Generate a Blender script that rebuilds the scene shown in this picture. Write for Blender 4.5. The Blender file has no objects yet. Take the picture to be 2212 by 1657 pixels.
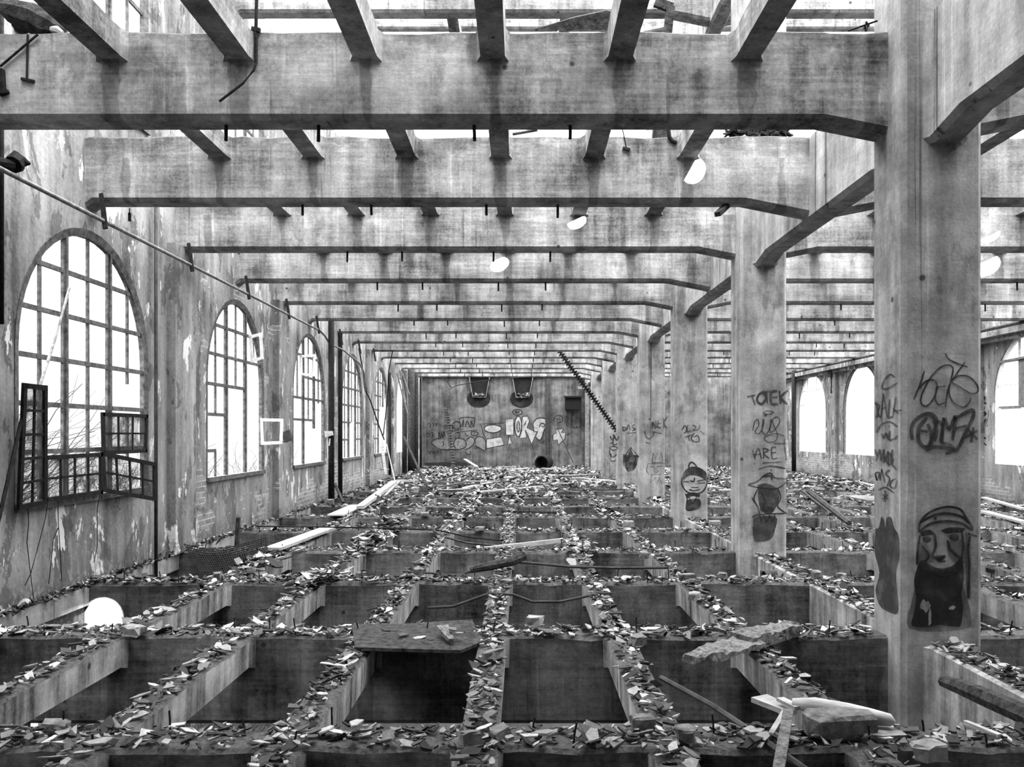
import bpy, math, random
from mathutils import Vector, Matrix
R = random.Random(7)
C = bpy.context.scene.collection
F, CX, CY, E = 1789.0, 1127.0, 935.0, 1.663      # lens in photo pixels, vanishing point, eye height over the floor beams
def P(x, y, Y): return Vector(((x-CX)*Y/F, Y, E-(y-CY)*Y/F))
def PX(x, y, X):
    return P(x, y, X*F/(x-CX))
def PZ(x, y, z=0.0): return P(x, y, F*(E-z)/(y-CY))

# ------------------------------------------------------------------ materials
def newmat(name):
    m = bpy.data.materials.new(name); m.use_nodes = True
    nt = m.node_tree
    for n in list(nt.nodes): nt.nodes.remove(n)
    return m, nt
class NT:
    def __init__(s, name):
        s.m, s.t = newmat(name)
        s.out = s.n('ShaderNodeOutputMaterial')
        s.bsdf = s.n('ShaderNodeBsdfPrincipled')
        s.t.links.new(s.bsdf.outputs[0], s.out.inputs[0])
        s.geo = s.n('ShaderNodeNewGeometry')
    def n(s, ty, **k):
        x = s.t.nodes.new(ty)
        for a, b in k.items(): setattr(x, a, b)
        return x
    def l(s, a, b): s.t.links.new(a, b)
    def pos(s, sc=(1,1,1), off=(0,0,0)):
        mp = s.n('ShaderNodeMapping'); s.l(s.geo.outputs['Position'], mp.inputs['Vector'])
        mp.inputs['Scale'].default_value = sc; mp.inputs['Location'].default_value = off
        return mp.outputs[0]
    def noise(s, sc=(1,1,1), off=(0,0,0), detail=4, rough=.55, dist=0.0):
        x = s.n('ShaderNodeTexNoise'); s.l(s.pos(sc, off), x.inputs['Vector'])
        x.inputs['Scale'].default_value = 1; x.inputs['Detail'].default_value = detail
        x.inputs['Roughness'].default_value = rough; x.inputs['Distortion'].default_value = dist
        return x.outputs[0]
    def vor(s, sc=(1,1,1), rnd=1.0, feature='F1'):
        x = s.n('ShaderNodeTexVoronoi', feature=feature); s.l(s.pos(sc), x.inputs['Vector']); x.inputs['Scale'].default_value = 1
        x.inputs['Randomness'].default_value = rnd
        return x.outputs[0]
    def ma(s, op, a, b=None, c=None, clamp=False):
        x = s.n('ShaderNodeMath', operation=op); x.use_clamp = clamp
        for i, v in enumerate((a, b, c)):
            if v is None: continue
            if isinstance(v, (int, float)): x.inputs[i].default_value = v
            else: s.l(v, x.inputs[i])
        return x.outputs[0]
    def mr(s, v, a, b, c=0.0, d=1.0, smooth=False):
        x = s.n('ShaderNodeMapRange'); x.clamp = True
        if smooth: x.interpolation_type = 'SMOOTHSTEP'
        s.l(v, x.inputs[0])
        for i, q in enumerate((a, b, c, d)): x.inputs[i+1].default_value = q
        return x.outputs[0]
    def mix(s, f, a, b):
        # scalar mix
        x = s.n('ShaderNodeMix'); x.data_type = 'FLOAT'
        for i, v in ((0, f), (2, a), (3, b)):
            if isinstance(v, (int, float)): x.inputs[i].default_value = v
            else: s.l(v, x.inputs[i])
        return x.outputs[0]
    def grey(s, v):
        x = s.n('ShaderNodeCombineColor')
        for i in range(3):
            if isinstance(v, (int, float)): x.inputs[i].default_value = v
            else: s.l(v, x.inputs[i])
        return x.outputs[0]
    def xyz(s):
        x = s.n('ShaderNodeSeparateXYZ'); s.l(s.geo.outputs['Position'], x.inputs[0]); return x.outputs
    def done(s, v, rough=.9, bump=None, bs=.3, bd=.01, spec=.2, metal=0):
        s.l(s.grey(v), s.bsdf.inputs['Base Color'])
        s.bsdf.inputs['Roughness'].default_value = rough
        s.bsdf.inputs['Specular IOR Level'].default_value = spec
        s.bsdf.inputs['Metallic'].default_value = metal
        if bump is not None:
            b = s.n('ShaderNodeBump'); b.inputs['Strength'].default_value = bs; b.inputs['Distance'].default_value = bd
            s.l(bump, b.inputs['Height']); s.l(b.outputs[0], s.bsdf.inputs['Normal'])
        return s.m
def concrete(name, lo=.16, hi=.62, boards=True, vert=.5, drips=False, gain=1.0):
    t = NT(name)
    big = t.noise((1.1,1.1,1.6), detail=6, rough=.62)
    st = t.noise((7,7,.55), detail=5, rough=.6)
    hz = t.noise((1.2,1.2,26), detail=5, rough=.65)
    fine = t.noise((34,34,34), detail=6, rough=.7)
    v = t.ma('MULTIPLY', t.mr(big, .33, .67), .42)
    v = t.ma('ADD', v, t.ma('MULTIPLY', t.mr(st, .33, .67), .30*vert*2))
    if boards: v = t.ma('ADD', v, t.ma('MULTIPLY', t.mr(hz, .3, .7), .22))
    v = t.ma('ADD', v, t.ma('MULTIPLY', t.mr(fine, .32, .68), .22))
    v = t.mr(v, .22, 1.0, lo, hi)
    # blotches where water ran: sharp-edged darker patches
    bl = t.noise((1.7,1.7,.8), off=(5,2,9), detail=7, rough=.7)
    v = t.ma('MULTIPLY', v, t.mr(bl, .56, .63, 1.0, .6))
    sm = t.noise((2.6,2.6,3.4), off=(8,8,1), detail=8, rough=.72)
    v = t.ma('MULTIPLY', v, t.mr(sm, .34, .66, .66, 1.24))
    dk = t.noise((10,10,.13) if not drips else (13,3,.5), off=(1,6,2), detail=5, rough=.6)
    v = t.ma('MULTIPLY', v, t.mr(dk, .64, .70, 1.0, .32 if not drips else .55))
    # pale lime runs
    lm = t.noise((14,14,.35), off=(3,8,1), detail=4)
    v = t.ma('MULTIPLY', v, t.mr(lm, .64, .70, 1.0, 1.35))
    # pits and bolt holes
    pit = t.vor((2.1,2.1,2.1))
    v = t.ma('MULTIPLY', v, t.mr(pit, .04, .065, .22, 1.0))
    pit2 = t.vor((9,9,9))
    v = t.ma('MULTIPLY', v, t.mr(pit2, .03, .06, .6, 1.0))
    if drips:
        X, Y, Z = t.xyz()
        ph = t.ma('ADD', t.ma('DIVIDE', t.ma('ADD', X, 3.34), 1.035), 0.5)
        fr = t.ma('ABSOLUTE', t.ma('SUBTRACT', t.ma('FRACT', ph), .5))
        wob = t.noise((3,.8,2.2), detail=5)
        w = t.ma('ADD', .055, t.ma('MULTIPLY', t.ma('SUBTRACT', wob, .5), .22))
        m = t.mr(t.ma('SUBTRACT', fr, w), -.004, .012, 1, 0)
        for zt in (4.70, 9.25, -.22):
            pass
        zz = t.ma('FRACT', t.ma('DIVIDE', t.ma('SUBTRACT', 4.70, Z), 4.943))
        m = t.ma('MULTIPLY', m, t.ma('LESS_THAN', zz, .13))
        v = t.mix(m, v, t.ma('MULTIPLY', v, .62))
        # dirt band along the ragged top
        zt = t.ma('FRACT', t.ma('DIVIDE', t.ma('SUBTRACT', 4.96, Z), 4.943))
        tn = t.noise((5,5,9), detail=5, rough=.7)
        mt = t.ma('MULTIPLY', t.mr(zt, .0, .07, 1, 0), t.mr(tn, .38, .55))
        v = t.mix(mt, v, t.ma('MULTIPLY', v, .45))
    v = t.ma('MULTIPLY', v, gain)
    return t.done(v, .92, t.ma('ADD', fine, t.ma('MULTIPLY', hz, .5)), .4, .01)
def plaster(name):
    t = NT(name)
    X, Y, Z = t.xyz()
    big = t.noise((.8,.8,.6), detail=7, rough=.7)
    st = t.noise((4.5,4.5,.5), detail=6, rough=.65)
    fine = t.noise((22,22,22), detail=6, rough=.7)
    v = t.ma('ADD', t.ma('MULTIPLY', t.mr(big, .3, .7), .4), t.ma('MULTIPLY', t.mr(st, .32, .68), .4))
    v = t.ma('ADD', v, t.ma('MULTIPLY', t.mr(fine, .3, .7), .2))
    v = t.mr(v, .2, .9, .06, .34)
    pe = t.noise((2.1,2.1,1.1), off=(4,1,7), detail=9, rough=.66, dist=.3)
    v = t.mix(t.mr(pe, .555, .562), v, t.ma('MULTIPLY', v, .52))        # flaked to the darker undercoat
    pl = t.noise((2.8,2.8,1.2), off=(14,5,2), detail=9, rough=.66, dist=.3)
    v = t.mix(t.mr(pl, .60, .606), v, .52)                              # flaked to the white skim
    # bare brick low on the wall and beside the windows
    bk = t.n('ShaderNodeTexBrick'); mp = t.n('ShaderNodeCombineXYZ')
    t.l(t.ma('ADD', X, Y), mp.inputs[0]); t.l(Z, mp.inputs[1])
    t.l(mp.outputs[0], bk.inputs['Vector'])
    bk.inputs['Scale'].default_value = 1; bk.inputs['Brick Width'].default_value = .26; bk.inputs['Row Height'].default_value = .085
    bk.inputs['Mortar Size'].default_value = .009; bk.inputs['Mortar Smooth'].default_value = .1
    bk.inputs['Color1'].default_value = (.16,.16,.16,1); bk.inputs['Color2'].default_value = (.3,.3,.3,1); bk.inputs['Mortar'].default_value = (.4,.4,.4,1)
    bw = t.n('ShaderNodeSeparateColor'); t.l(bk.outputs[0], bw.inputs[0])
    bm = t.noise((.75,.75,1.3), off=(2,3,4), detail=7, rough=.6)
    hgt = t.mr(Z, .1, 1.1, .14, 0)
    msk = t.mr(t.ma('ADD', bm, hgt), .605, .615)
    low = t.ma('MULTIPLY', msk, t.mr(Y, 12.0, 12.6))
    v = t.mix(low, v, t.ma('MULTIPLY', bw.outputs[0], t.mr(fine, .3, .7, .6, 1.2)))
    # crud along the foot
    ft = t.ma('MULTIPLY', t.mr(Z, .0, .35, 1, 0), t.mr(fine, .42, .55))
    v = t.mix(ft, v, .05)
    h = t.ma('ADD', t.ma('MULTIPLY', t.mr(pe, .555, .562), -1.0), fine)
    return t.done(v, .9, h, .5, .015)
def simple(name, a, b=None, sc=(6,6,6), rough=.85, metal=0, bump=.3, spec=.25, bd=.01):
    t = NT(name)
    n = t.noise(sc, detail=6, rough=.65)
    v = t.mr(n, .32, .68, a, a if b is None else b)
    return t.done(v, rough, n, bump, bd, spec, metal)
def shardmat(name, lo, hi):
    t = NT(name)
    oi = t.geo.outputs['Random Per Island']
    ob = t.n('ShaderNodeObjectInfo')
    r = t.ma('FRACT', t.ma('ADD', oi, ob.outputs['Random']))
    r = t.ma('POWER', r, 2.1)
    n = t.noise((40,40,40), detail=4)
    v = t.ma('MULTIPLY', t.mr(r, 0, 1, lo, hi), t.mr(n, .3, .7, .7, 1.15))
    return t.done(v, .85, n, .2, .005)
def spray(name, val, cover=.75, sc=3):
    t = NT(name)
    n = t.noise((sc,sc,sc), detail=7, rough=.7)
    tr = t.n('ShaderNodeBsdfTransparent'); mx = t.n('ShaderNodeMixShader')
    t.l(t.mr(n, .42, .62, cover, cover*.55), mx.inputs[0])
    t.l(tr.outputs[0], mx.inputs[1]); t.l(t.bsdf.outputs[0], mx.inputs[2]); t.l(mx.outputs[0], t.out.inputs[0])
    return t.done(val, .8)
def dirtyglass(name):
    t = NT(name)
    n = t.noise((5,5,5), detail=6, rough=.7)
    f = t.noise((90,90,90), detail=2)
    tr = t.n('ShaderNodeBsdfTransparent'); mx = t.n('ShaderNodeMixShader')
    tr.inputs[0].default_value = (.8,.8,.8,1)
    t.l(t.ma('ADD', t.mr(n, .46, .66, .06, .75), t.mr(f, .4, .6, -.1, .15), clamp=True), mx.inputs[0])
    t.l(tr.outputs[0], mx.inputs[1]); t.l(t.bsdf.outputs[0], mx.inputs[2]); t.l(mx.outputs[0], t.out.inputs[0])
    return t.done(.05, .4)
M = dict(
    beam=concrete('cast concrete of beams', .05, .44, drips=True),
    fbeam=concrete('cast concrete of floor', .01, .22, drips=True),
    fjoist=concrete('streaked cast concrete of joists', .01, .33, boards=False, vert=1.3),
    col=concrete('cast concrete of columns', .13, .36, boards=False, vert=.75),
    plaster=plaster('peeling plaster'),
    farplaster=concrete('sooty plaster', .03, .20, boards=False, vert=.6),
    dirt=simple('dirt bed', .02, .09, (30,30,30), bump=.8, bd=.03),
    shard=shardmat('plaster flakes', .015, .36),
    brick=simple('old brick', .04, .16, (14,14,14), bump=.8, bd=.03),
    iron=simple('black iron', .006, .022, (20,20,20), .8, spec=.05),
    steel=simple('weathered steel', .07, .24, (12,12,12), .55),
    rust=simple('rusted sheet', .02, .06, (7,7,7), .8, spec=.1),
    wood=simple('weathered wood', .14, .40, (5,5,30), .8),
    palewood=simple('pale wood', .22, .42, (5,5,30), .8),
    char=simple('charred wood', .01, .06, (18,18,18), .9, spec=.05, bump=1, bd=.03),
    crust=simple('porous board', .03, .20, (26,26,26), .95, bump=1, bd=.03),
    frame=simple('flaking window paint', .02, .14, (16,16,16), .8),
    pframe=simple('pale window paint', .45, .75, (16,16,16), .8),
    glass=dirtyglass('grimy glass'),
    ground=simple('rubble ground', .02, .07, (2,2,2)),
    outside=simple('bright yard ground', .03, .06, (2,2,2)),
    ink=spray('thin spray line', .02, 1.0, 5), fat=spray('fat spray line', .025, .95, 6),
    mass=spray('spray fill', .012, 1.0, 4), pale=spray('pale roller paint', .36, .9, 5), blk=spray('black outline', .012, 1.0, 8),
    lblk=spray('grey outline', .12, .8, 8), fillg=spray('grey fill', .2, .8, 5),
    haze=spray('thin spray haze', .015, .55, 4),
    soot=spray('soot', .006, 1.0, 5),
    twig=simple('bare twigs', .04, .10, (3,3,3)),
    reveal=simple('reveal with sky glare in colour', .7, .85, (3,3,3)),  # outer window reveals, paled so the colour itself carries the sky glare
    facade=concrete('facade across the yard', .5, .8, boards=False),
)
# ------------------------------------------------------------------ mesh builder
class MB:
    def __init__(s): s.v, s.f, s.mi = [], [], []
    def add(s, vs, fs, mi=0):
        o = len(s.v); s.v += [tuple(v) for v in vs]
        for f in fs: s.f.append(tuple(i+o for i in f)); s.mi.append(mi)
        return s
    def box(s, a, b, mi=0, top=None):
        x0,y0,z0 = a; x1,y1,z1 = b
        s.add([(x0,y0,z0),(x1,y0,z0),(x1,y1,z0),(x0,y1,z0),(x0,y0,z1),(x1,y0,z1),(x1,y1,z1),(x0,y1,z1)],
              [(0,3,2,1)], mi)
        o = len(s.v)-8
        for f in ((0,1,5,4),(1,2,6,5),(2,3,7,6),(3,0,4,7)): s.f.append(tuple(i+o for i in f)); s.mi.append(mi)
        s.f.append((4+o,5+o,6+o,7+o)); s.mi.append(mi if top is None else top)
        return s
    def loft(s, rings, mi=0, cap=True, closed=True):
        n = len(rings[0]); o = len(s.v)
        for r in rings: s.v += [tuple(p) for p in r]
        for k in range(len(rings)-1):
            for i in range(n if closed else n-1):
                j = (i+1) % n
                s.f.append((o+k*n+i, o+k*n+j, o+(k+1)*n+j, o+(k+1)*n+i)); s.mi.append(mi)
        if cap and closed:
            s.f.append(tuple(o+i for i in range(n))[::-1]); s.mi.append(mi)
            s.f.append(tuple(o+(len(rings)-1)*n+i for i in range(n))); s.mi.append(mi)
        return s
    def bar(s, p, q, w, d=None, up=(0,0,1), mi=0, w2=None, d2=None):
        p, q = Vector(p), Vector(q); d = d or w; w2 = w2 or w; d2 = d2 or d
        t = (q-p).normalized(); up = Vector(up)
        if abs(t.dot(up)) > .98: up = Vector((1,0,0))
        a = t.cross(up).normalized(); b = a.cross(t).normalized()
        def ring(c, w, d): return [c-a*w/2-b*d/2, c+a*w/2-b*d/2, c+a*w/2+b*d/2, c-a*w/2+b*d/2]
        return s.loft([ring(p, w, d), ring(q, w2, d2)], mi)
    def tube(s, pts, r, n=8, mi=0):
        pts = [Vector(p) for p in pts]; rings = []
        up = Vector((.13,.21,.97))
        for i, p in enumerate(pts):
            t = (pts[min(i+1, len(pts)-1)]-pts[max(i-1, 0)]).normalized()
            u = up
            if abs(t.dot(u)) > .95: u = Vector((1,.1,.05))
            a = t.cross(u).normalized(); b = t.cross(a).normalized()
            rr = r[i] if isinstance(r, (list, tuple)) else r
            rings.append([p+(a*math.cos(k*2*math.pi/n)+b*math.sin(k*2*math.pi/n))*rr for k in range(n)])
        return s.loft(rings, mi)
    def build(s, name, mats, parent=None, origin=None, smooth=False):
        if not isinstance(mats, (list, tuple)): mats = [mats]
        if parent is not None: org = Vector(parent['_o'])
        elif origin is not None: org = Vector(origin)
        else:
            xs = [v[0] for v in s.v]; ys = [v[1] for v in s.v]; zs = [v[2] for v in s.v]
            org = Vector(((min(xs)+max(xs))/2, (min(ys)+max(ys))/2, min(zs)))
        me = bpy.data.meshes.new(name)
        me.from_pydata([(v[0]-org.x, v[1]-org.y, v[2]-org.z) for v in s.v], [], s.f)
        for m in mats: me.materials.append(m)
        if len(mats) > 1: me.polygons.foreach_set('material_index', s.mi)
        if smooth: me.polygons.foreach_set('use_smooth', [True]*len(s.f))
        me.update()
        o = bpy.data.objects.new(name, me); C.objects.link(o)
        if parent is not None: o.parent = parent
        else: o.location = org
        o['_o'] = tuple(org)
        return o
def tag(o, label, cat, group=None, kind=None):
    o['label'] = label; o['category'] = cat
    if group: o['group'] = group
    if kind: o['kind'] = kind
    return o
def struct(o): o['kind'] = 'structure'; return o
def empty(name, loc):
    o = bpy.data.objects.new(name, None); C.objects.link(o); o.location = loc; o['_o'] = tuple(loc); o.empty_display_size = .1
    return o
def dupe(o, loc, rot=None, scale=None, label=None):
    c = o.copy(); C.objects.link(c); c.location = loc
    if rot: c.rotation_euler = rot
    if scale: c.scale = scale
    if label: c['label'] = label
    for ch in list(o.children):
        d = ch.copy(); C.objects.link(d); d.parent = c
    return c
ORD = ['first','second','third','fourth','fifth','sixth','seventh','eighth','ninth','tenth','eleventh','twelfth','thirteenth','fourteenth','fifteenth','sixteenth']

# ------------------------------------------------------------------ layout constants
BAY, Y0 = 2.4, 6.751
def BY(n): return Y0 + BAY*n
XW, XR, YF = -4.83, 11.65, 40.35
JX = [-3.34+1.035*k for k in range(6)] + [-3.34+1.035*k for k in range(8, 14)]
GX0, GX1 = 3.178, 3.462
CX0, CX1 = 2.985, 3.617

# ------------------------------------------------------------------ concrete frame
def beam_mesh(n, z, mats_top, ragged=True, side=0):
    """one cross beam whose top is at z; haunches at the column or girder line, ragged top edge"""
    mb = MB(); y0, y1 = BY(n), BY(n)+.29; e = .04; rr = random.Random(n*31+int(z*10)+side*977)
    even = n % 2 == 0
    a, b_ = (XW, (CX0 if even else GX0)+.004) if side == 0 else ((CX1 if even else GX1)-.004, XR)
    xs = [a, b_] + [a+.35+.28*i for i in range(200) if a+.35+.28*i < b_-.15]
    xs = sorted(xs+([2.47, XW+.08] if side == 0 else [4.13, XR-.08]))
    rings = []
    for x in xs:
        b = z-.719
        if x > 2.47 and x < 3.32: b -= .2*(min(x, 3.2)-2.47)
        elif x >= 3.32 and x < 4.13: b -= .2*(4.13-max(x, 3.44))
        if x < XW+.06: b -= .06
        j = (rr.random()-.6)*.03 if ragged else 0; k = (rr.random()-.6)*.03 if ragged else 0
        rings.append([(x,y0+e,b),(x,y1-e,b),(x,y1,b+e),(x,y1,z+k-.02),(x,y1-.03,z+k),(x,y0+.03,z+j),(x,y0,z+j-.02),(x,y0,b+e)])
    o = len(mb.v); mb.loft(rings)
    for i, f in enumerate(mb.f):
        if len(f) == 4 and (f[0]-o) % 8 in (3,4,5): mb.mi[i] = mats_top
    return mb
def joist_mesh(x, n, z, top):
    """joist in the bay in front of beam n (from beam n-1 to beam n), flared where it meets the beams"""
    mb = MB(); ya, yb = BY(n-1)+.29-.01, BY(n)+.01; w, h = .10, .235; fl = .06
    rr = random.Random(int(x*100)+n*7+int(z*3))
    rings = []
    N = 9
    ys = [ya, ya+.07] + [ya+.07+(yb-ya-.14)*i/N for i in range(1, N)] + [yb-.07, yb]
    for y in ys:
        ww = w + (fl*.6 if y in (ya, yb) else 0); hh = h + (fl*.35 if y in (ya, yb) else 0)
        a, b = (rr.random()-.5)*.02, (rr.random()-.7)*.022
        rings.append([(x-ww,y,z-hh),(x-ww-.008,y,z+b-.015),(x-ww+.02+a,y,z+b),(x+ww-.02+a,y,z+b),(x+ww+.008,y,z+b-.015),(x+ww,y,z-hh)])
    mb.loft(rings)
    for i, f in enumerate(mb.f):
        if len(f) == 4 and f[0] % 6 in (1,2,3): mb.mi[i] = top
    return mb
def girder_mesh(n, z, lo=None):
    """girder between column n and column n+2 (haunched both ends)"""
    mb = MB(); ya, yb = 7.05+BAY*n-.02, 6.491+BAY*(n+2)+.02; e = .045; b0 = z-.93
    rings = []
    for y, d in ((ya,.09),(ya+.06,.085),(ya+.5,0),(yb-.5,0),(yb-.06,.085),(yb,.09)):
        b = b0-d; w = .05 if y in (ya, yb) else 0
        rings.append([(GX0+e-w,y,b),(GX0-w,y,b+e),(GX0-w,y,z-.02),(GX0+.03,y,z),(GX1-.03,y,z),(GX1+w,y,z-.02),(GX1+w,y,b+e),(GX1-e+w,y,b)])
    mb.loft(rings)
    for i, f in enumerate(mb.f):
        if len(f) == 4 and f[0] % 8 in (3,4,5): mb.mi[i] = 1
    return mb
side = lambda x: 'left' if x < 3 else 'right'
def jname(k): return ('%s from the left wall' % ORD[k]) if k < 6 else ('%s beyond the columns' % ORD[k-6])
LV = {'floor': 0.0, 'ceiling': 4.943}
bolts_x = [-2.46,-1.69,-.397,.405,6.36,7.14,8.43,9.23]
for n in range(-3, 14):
    seen = n >= 0
    vis = n+1
    # ceiling beams
    for s in (0, 1):
        if n < -2: continue
        o = beam_mesh(n, 4.943, 1, True, s).build('ceiling_beam', [M['beam'], M['dirt']])
        w = ('window wall to column row','column row to far side')[s]
        lab = '%s concrete ceiling beam from the camera, from %s' % (ORD[n], w) if n >= 0 else 'concrete ceiling beam above the viewer'
        if n == 13: lab = 'last ceiling beam before the end wall, from %s' % w
        tag(o, lab, 'beam', 'ceiling cross beams', 'thing')
        if n >= 0:
            rr = random.Random(n+50)
            for x in (bolts_x[:4] if s == 0 else bolts_x[4:]):
                if x > 5 and rr.random() < .25: continue
                L = .11+rr.random()*.04
                MB().tube([(x,BY(n)+.145,4.24),(x+(rr.random()-.5)*.01,BY(n)+.145,4.224-L)], .0145, 8).build('hanging_bolt', M['iron'], o)
    for s in (0, 1):
        if n < -1: continue
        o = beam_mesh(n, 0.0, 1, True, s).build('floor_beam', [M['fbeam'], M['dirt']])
        w = ('window wall to column row','column row to far side')[s]
        tag(o, '%s rubble-strewn floor beam from the camera, from %s' % (ORD[n+1], w), 'beam', 'floor cross beams', 'thing')
        if n <= 4:
            rr = random.Random(n+9)
            for k in range(60):
                x = XW+.4+k*.265+rr.uniform(-.1,.1)
                if rr.random() < .35 or x > XR-.3 or 2.9 < x < 3.7 or (x > 3.3) != bool(s): continue
                a, b = rr.uniform(-.02,.02), rr.uniform(-.015,.015); L = rr.uniform(.06,.15)
                yy = BY(n)+.255+rr.uniform(-.01,.01) if k % 2 else BY(n)+.05
                MB().tube([(x,yy,-.03),(x+a*.4,yy+b*.4,L*.5),(x+a,yy+b,L)], .006 if n < 3 else .008, 5).build('rebar_stub', M['iron'], o)
for lev, z in LV.items():
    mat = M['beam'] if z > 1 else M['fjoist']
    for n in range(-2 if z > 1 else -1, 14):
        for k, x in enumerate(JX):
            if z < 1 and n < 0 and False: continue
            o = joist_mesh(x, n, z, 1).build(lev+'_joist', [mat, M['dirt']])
            where = 'meeting the %s beam' % ORD[n if z > 1 else n+1] if not (z > 1 and n < 0) else 'behind the viewer'
            tag(o, '%s joist, %s, %s' % (lev, jname(k), where), 'joist', lev+' joists', 'thing')
# girders and edge joists
for z, lev in ((0.0,'floor'), (4.943,'ceiling')):
    for n in range(-2, 13, 2):
        o = girder_mesh(n, z).build(lev+'_girder', [M['col'] if z > 1 else M['fjoist'], M['dirt']])
        w = 'before the first column' if n < 0 else 'between the %s and %s columns' % (ORD[n//2], ORD[n//2+1]) if n < 12 else 'between the last column and the end wall'
        tag(o, 'haunched %s girder %s' % (lev, w), 'girder', lev+' girders', 'thing')
for z, lev in ((0.0,'floor'),):
    for n in range(-1, 14):
        for sx, nm in ((XW,'left'),(XR,'right')):
            mb = MB(); s = 1 if sx < 0 else -1
            a, b = sorted((sx, sx+.05*s))
            mb.box((a, BY(n-1)+.28, -.24), (b, BY(n)+.01, -.03), 0, 1)
            o = mb.build('edge_joist', [M['col'], M['dirt']])
            tag(o, 'edge joist at the foot of the %s wall before the %s floor beam' % (nm, ORD[n+1]), 'joist', 'edge joists', 'thing')
# columns
colbase = {}
for i, n in enumerate(range(-2, 13, 2)):
    y0, y1 = 6.491+BAY*n, 7.05+BAY*n; c = .037
    zs = [-4.94, -.02, 0, .5, 4.0, 4.9, 4.95]+([13.0] if n <= 4 else [])
    prof = [(CX0+c,y0),(CX1-c,y0),(CX1,y0+c),(CX1,y1-c),(CX1-c,y1),(CX0+c,y1),(CX0,y1-c),(CX0,y0+c)]
    mb = MB(); mb.loft([[(x,y,z) for x, y in prof] for z in zs])
    o = mb.build('concrete_column', M['col'], origin=(3.3, (y0+y1)/2, 0))
    if n < 0: tag(o, 'concrete column behind the viewer', 'column', 'columns', 'thing'); 
    else:
        d = ['bearded capped face painted on it', 'hatted mask and several tags on it', 'round face with dark beanie on it',
             'small drawn crown on it', 'spiky black mask on it', 'line face with round glasses', 'last before the end wall'][n//2]
        tag(o, '%s column of the row, %s' % (ORD[n//2], d), 'column', 'columns', 'thing')
    colbase[n] = o

# ------------------------------------------------------------------ walls with arched openings
def arch_wall(mb, xi, xo, cs, hw, sill, spring, z0, z1, ya, yb, bay=4.8, N=20):
    """wall between inner plane xi and outer plane xo, opening centres cs, z range z0..z1"""
    def quad(y0, y1, a0, a1, b0, b1):          # between y0 and y1, lower z a0->a1, upper z b0->b1
        for x, fl in ((xi, 0), (xo, 1)):
            vs = [(x,y0,a0),(x,y1,a1),(x,y1,b1),(x,y0,b0)]
            mb.add(vs, [(0,1,2,3)])
    prev = ya
    for c in cs:
        quad(prev, c-hw, z0, z0, z1, z1)
        quad(c-hw, c+hw, z0, z0, sill, sill)
        pts = [(c-hw*math.cos(math.pi*i/N), spring+hw*math.sin(math.pi*i/N)) for i in range(N+1)]
        for (p, q) in zip(pts, pts[1:]):
            quad(p[0], q[0], p[1], q[1], z1, z1)
        loop = [(c-hw,sill)] + pts + [(c+hw,sill)]
        for p, q in zip(loop, loop[1:]+loop[:1]):
            xm = xi+(xo-xi)*.4
            mb.add([(xi,p[0],p[1]),(xi,q[0],q[1]),(xm,q[0],q[1]),(xm,p[0],p[1])], [(0,1,2,3)])
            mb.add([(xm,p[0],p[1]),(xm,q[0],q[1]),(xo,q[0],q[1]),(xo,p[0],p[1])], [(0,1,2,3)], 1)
        prev = c+hw
    quad(prev, yb, z0, z0, z1, z1)
WC = [9.29+4.8*k for k in range(-3, 6)]       # opening centres along the walls
SILL, SPR, HWL, HWR = E-.76, E+.85, 1.41, 1.55
mb = MB()
arch_wall(mb, XW, XW-.12, WC, HWL, SILL, SPR, -.03, 4.94, -6, YF+.3)
arch_wall(mb, XW, XW-.12, WC[:7], HWL, SILL+4.75, SPR+4.6, 4.94, 9.45, -6, 26.0)
arch_wall(mb, XW, XW-.12, WC[:4], HWL, SILL+9.2, SPR+9.1, 9.45, 14, -6, 11.6)
arch_wall(mb, XW, XW-.12, [6.0, 7.8] + WC[4:], .55, -3.2, -.9, -4.94, -.03, -6, YF+.3, N=8)
for n in range(-2, 14, 2):                      # shallow pilasters under every second beam
    if n == 12: continue
    mb.box((XW-.01, BY(n)-.28, 0), (XW+.12, BY(n)+.42, 4.25))
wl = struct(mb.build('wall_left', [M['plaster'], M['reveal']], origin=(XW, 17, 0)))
mb = MB()
arch_wall(mb, XR, XR+.12, WC, HWR, SILL, SPR, -.03, 4.94, -6, YF+.3)
arch_wall(mb, XR, XR+.12, WC[:3], HWR, SILL+4.75, SPR+4.6, 4.94, 9.45, -6, 7.0)
arch_wall(mb, XR, XR+.12, WC, HWR, -3.7, -2.4, -4.94, -.03, -6, YF+.3)
for n in range(0, 14, 2): mb.box((XR-.12, BY(n)-.28, 0), (XR+.01, BY(n)+.42, 4.25))
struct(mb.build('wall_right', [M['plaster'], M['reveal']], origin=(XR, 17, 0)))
mb = MB(); mb.box((XW-.4, YF, -4.94), (XR+.4, YF+.4, 5.4)); far = struct(mb.build('wall_back', M['farplaster'], origin=(0, YF, 0)))
mb = MB(); mb.box((XW-.4, -6.4, -4.94), (XR+.4, -6, 9.4)); struct(mb.build('wall_front', M['plaster']))
mb = MB(); mb.box((XW-.4, -6.4, -5.2), (XR+.4, YF+.4, -4.94)); struct(mb.build('floor', M['ground']))
mb = MB()
mb.box((XW-60, -40, -5.3), (XW-.46, 90, -1.2)); struct(mb.build('ground_outside', M['outside']))
mb = MB()
mb.box((XR+.46, -40, -5.3), (XR+60, 90, -1.2)); struct(mb.build('ground_outside', M['outside']))
# right wall cornice
mb = MB(); mb.box((XR-.30, -6, E+2.33), (XR+.01, YF, E+2.47)); mb.box((XR-.16, -6, E+2.22), (XR+.01, YF, E+2.34)); struct(mb.build('trim_1', M['plaster']))

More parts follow.
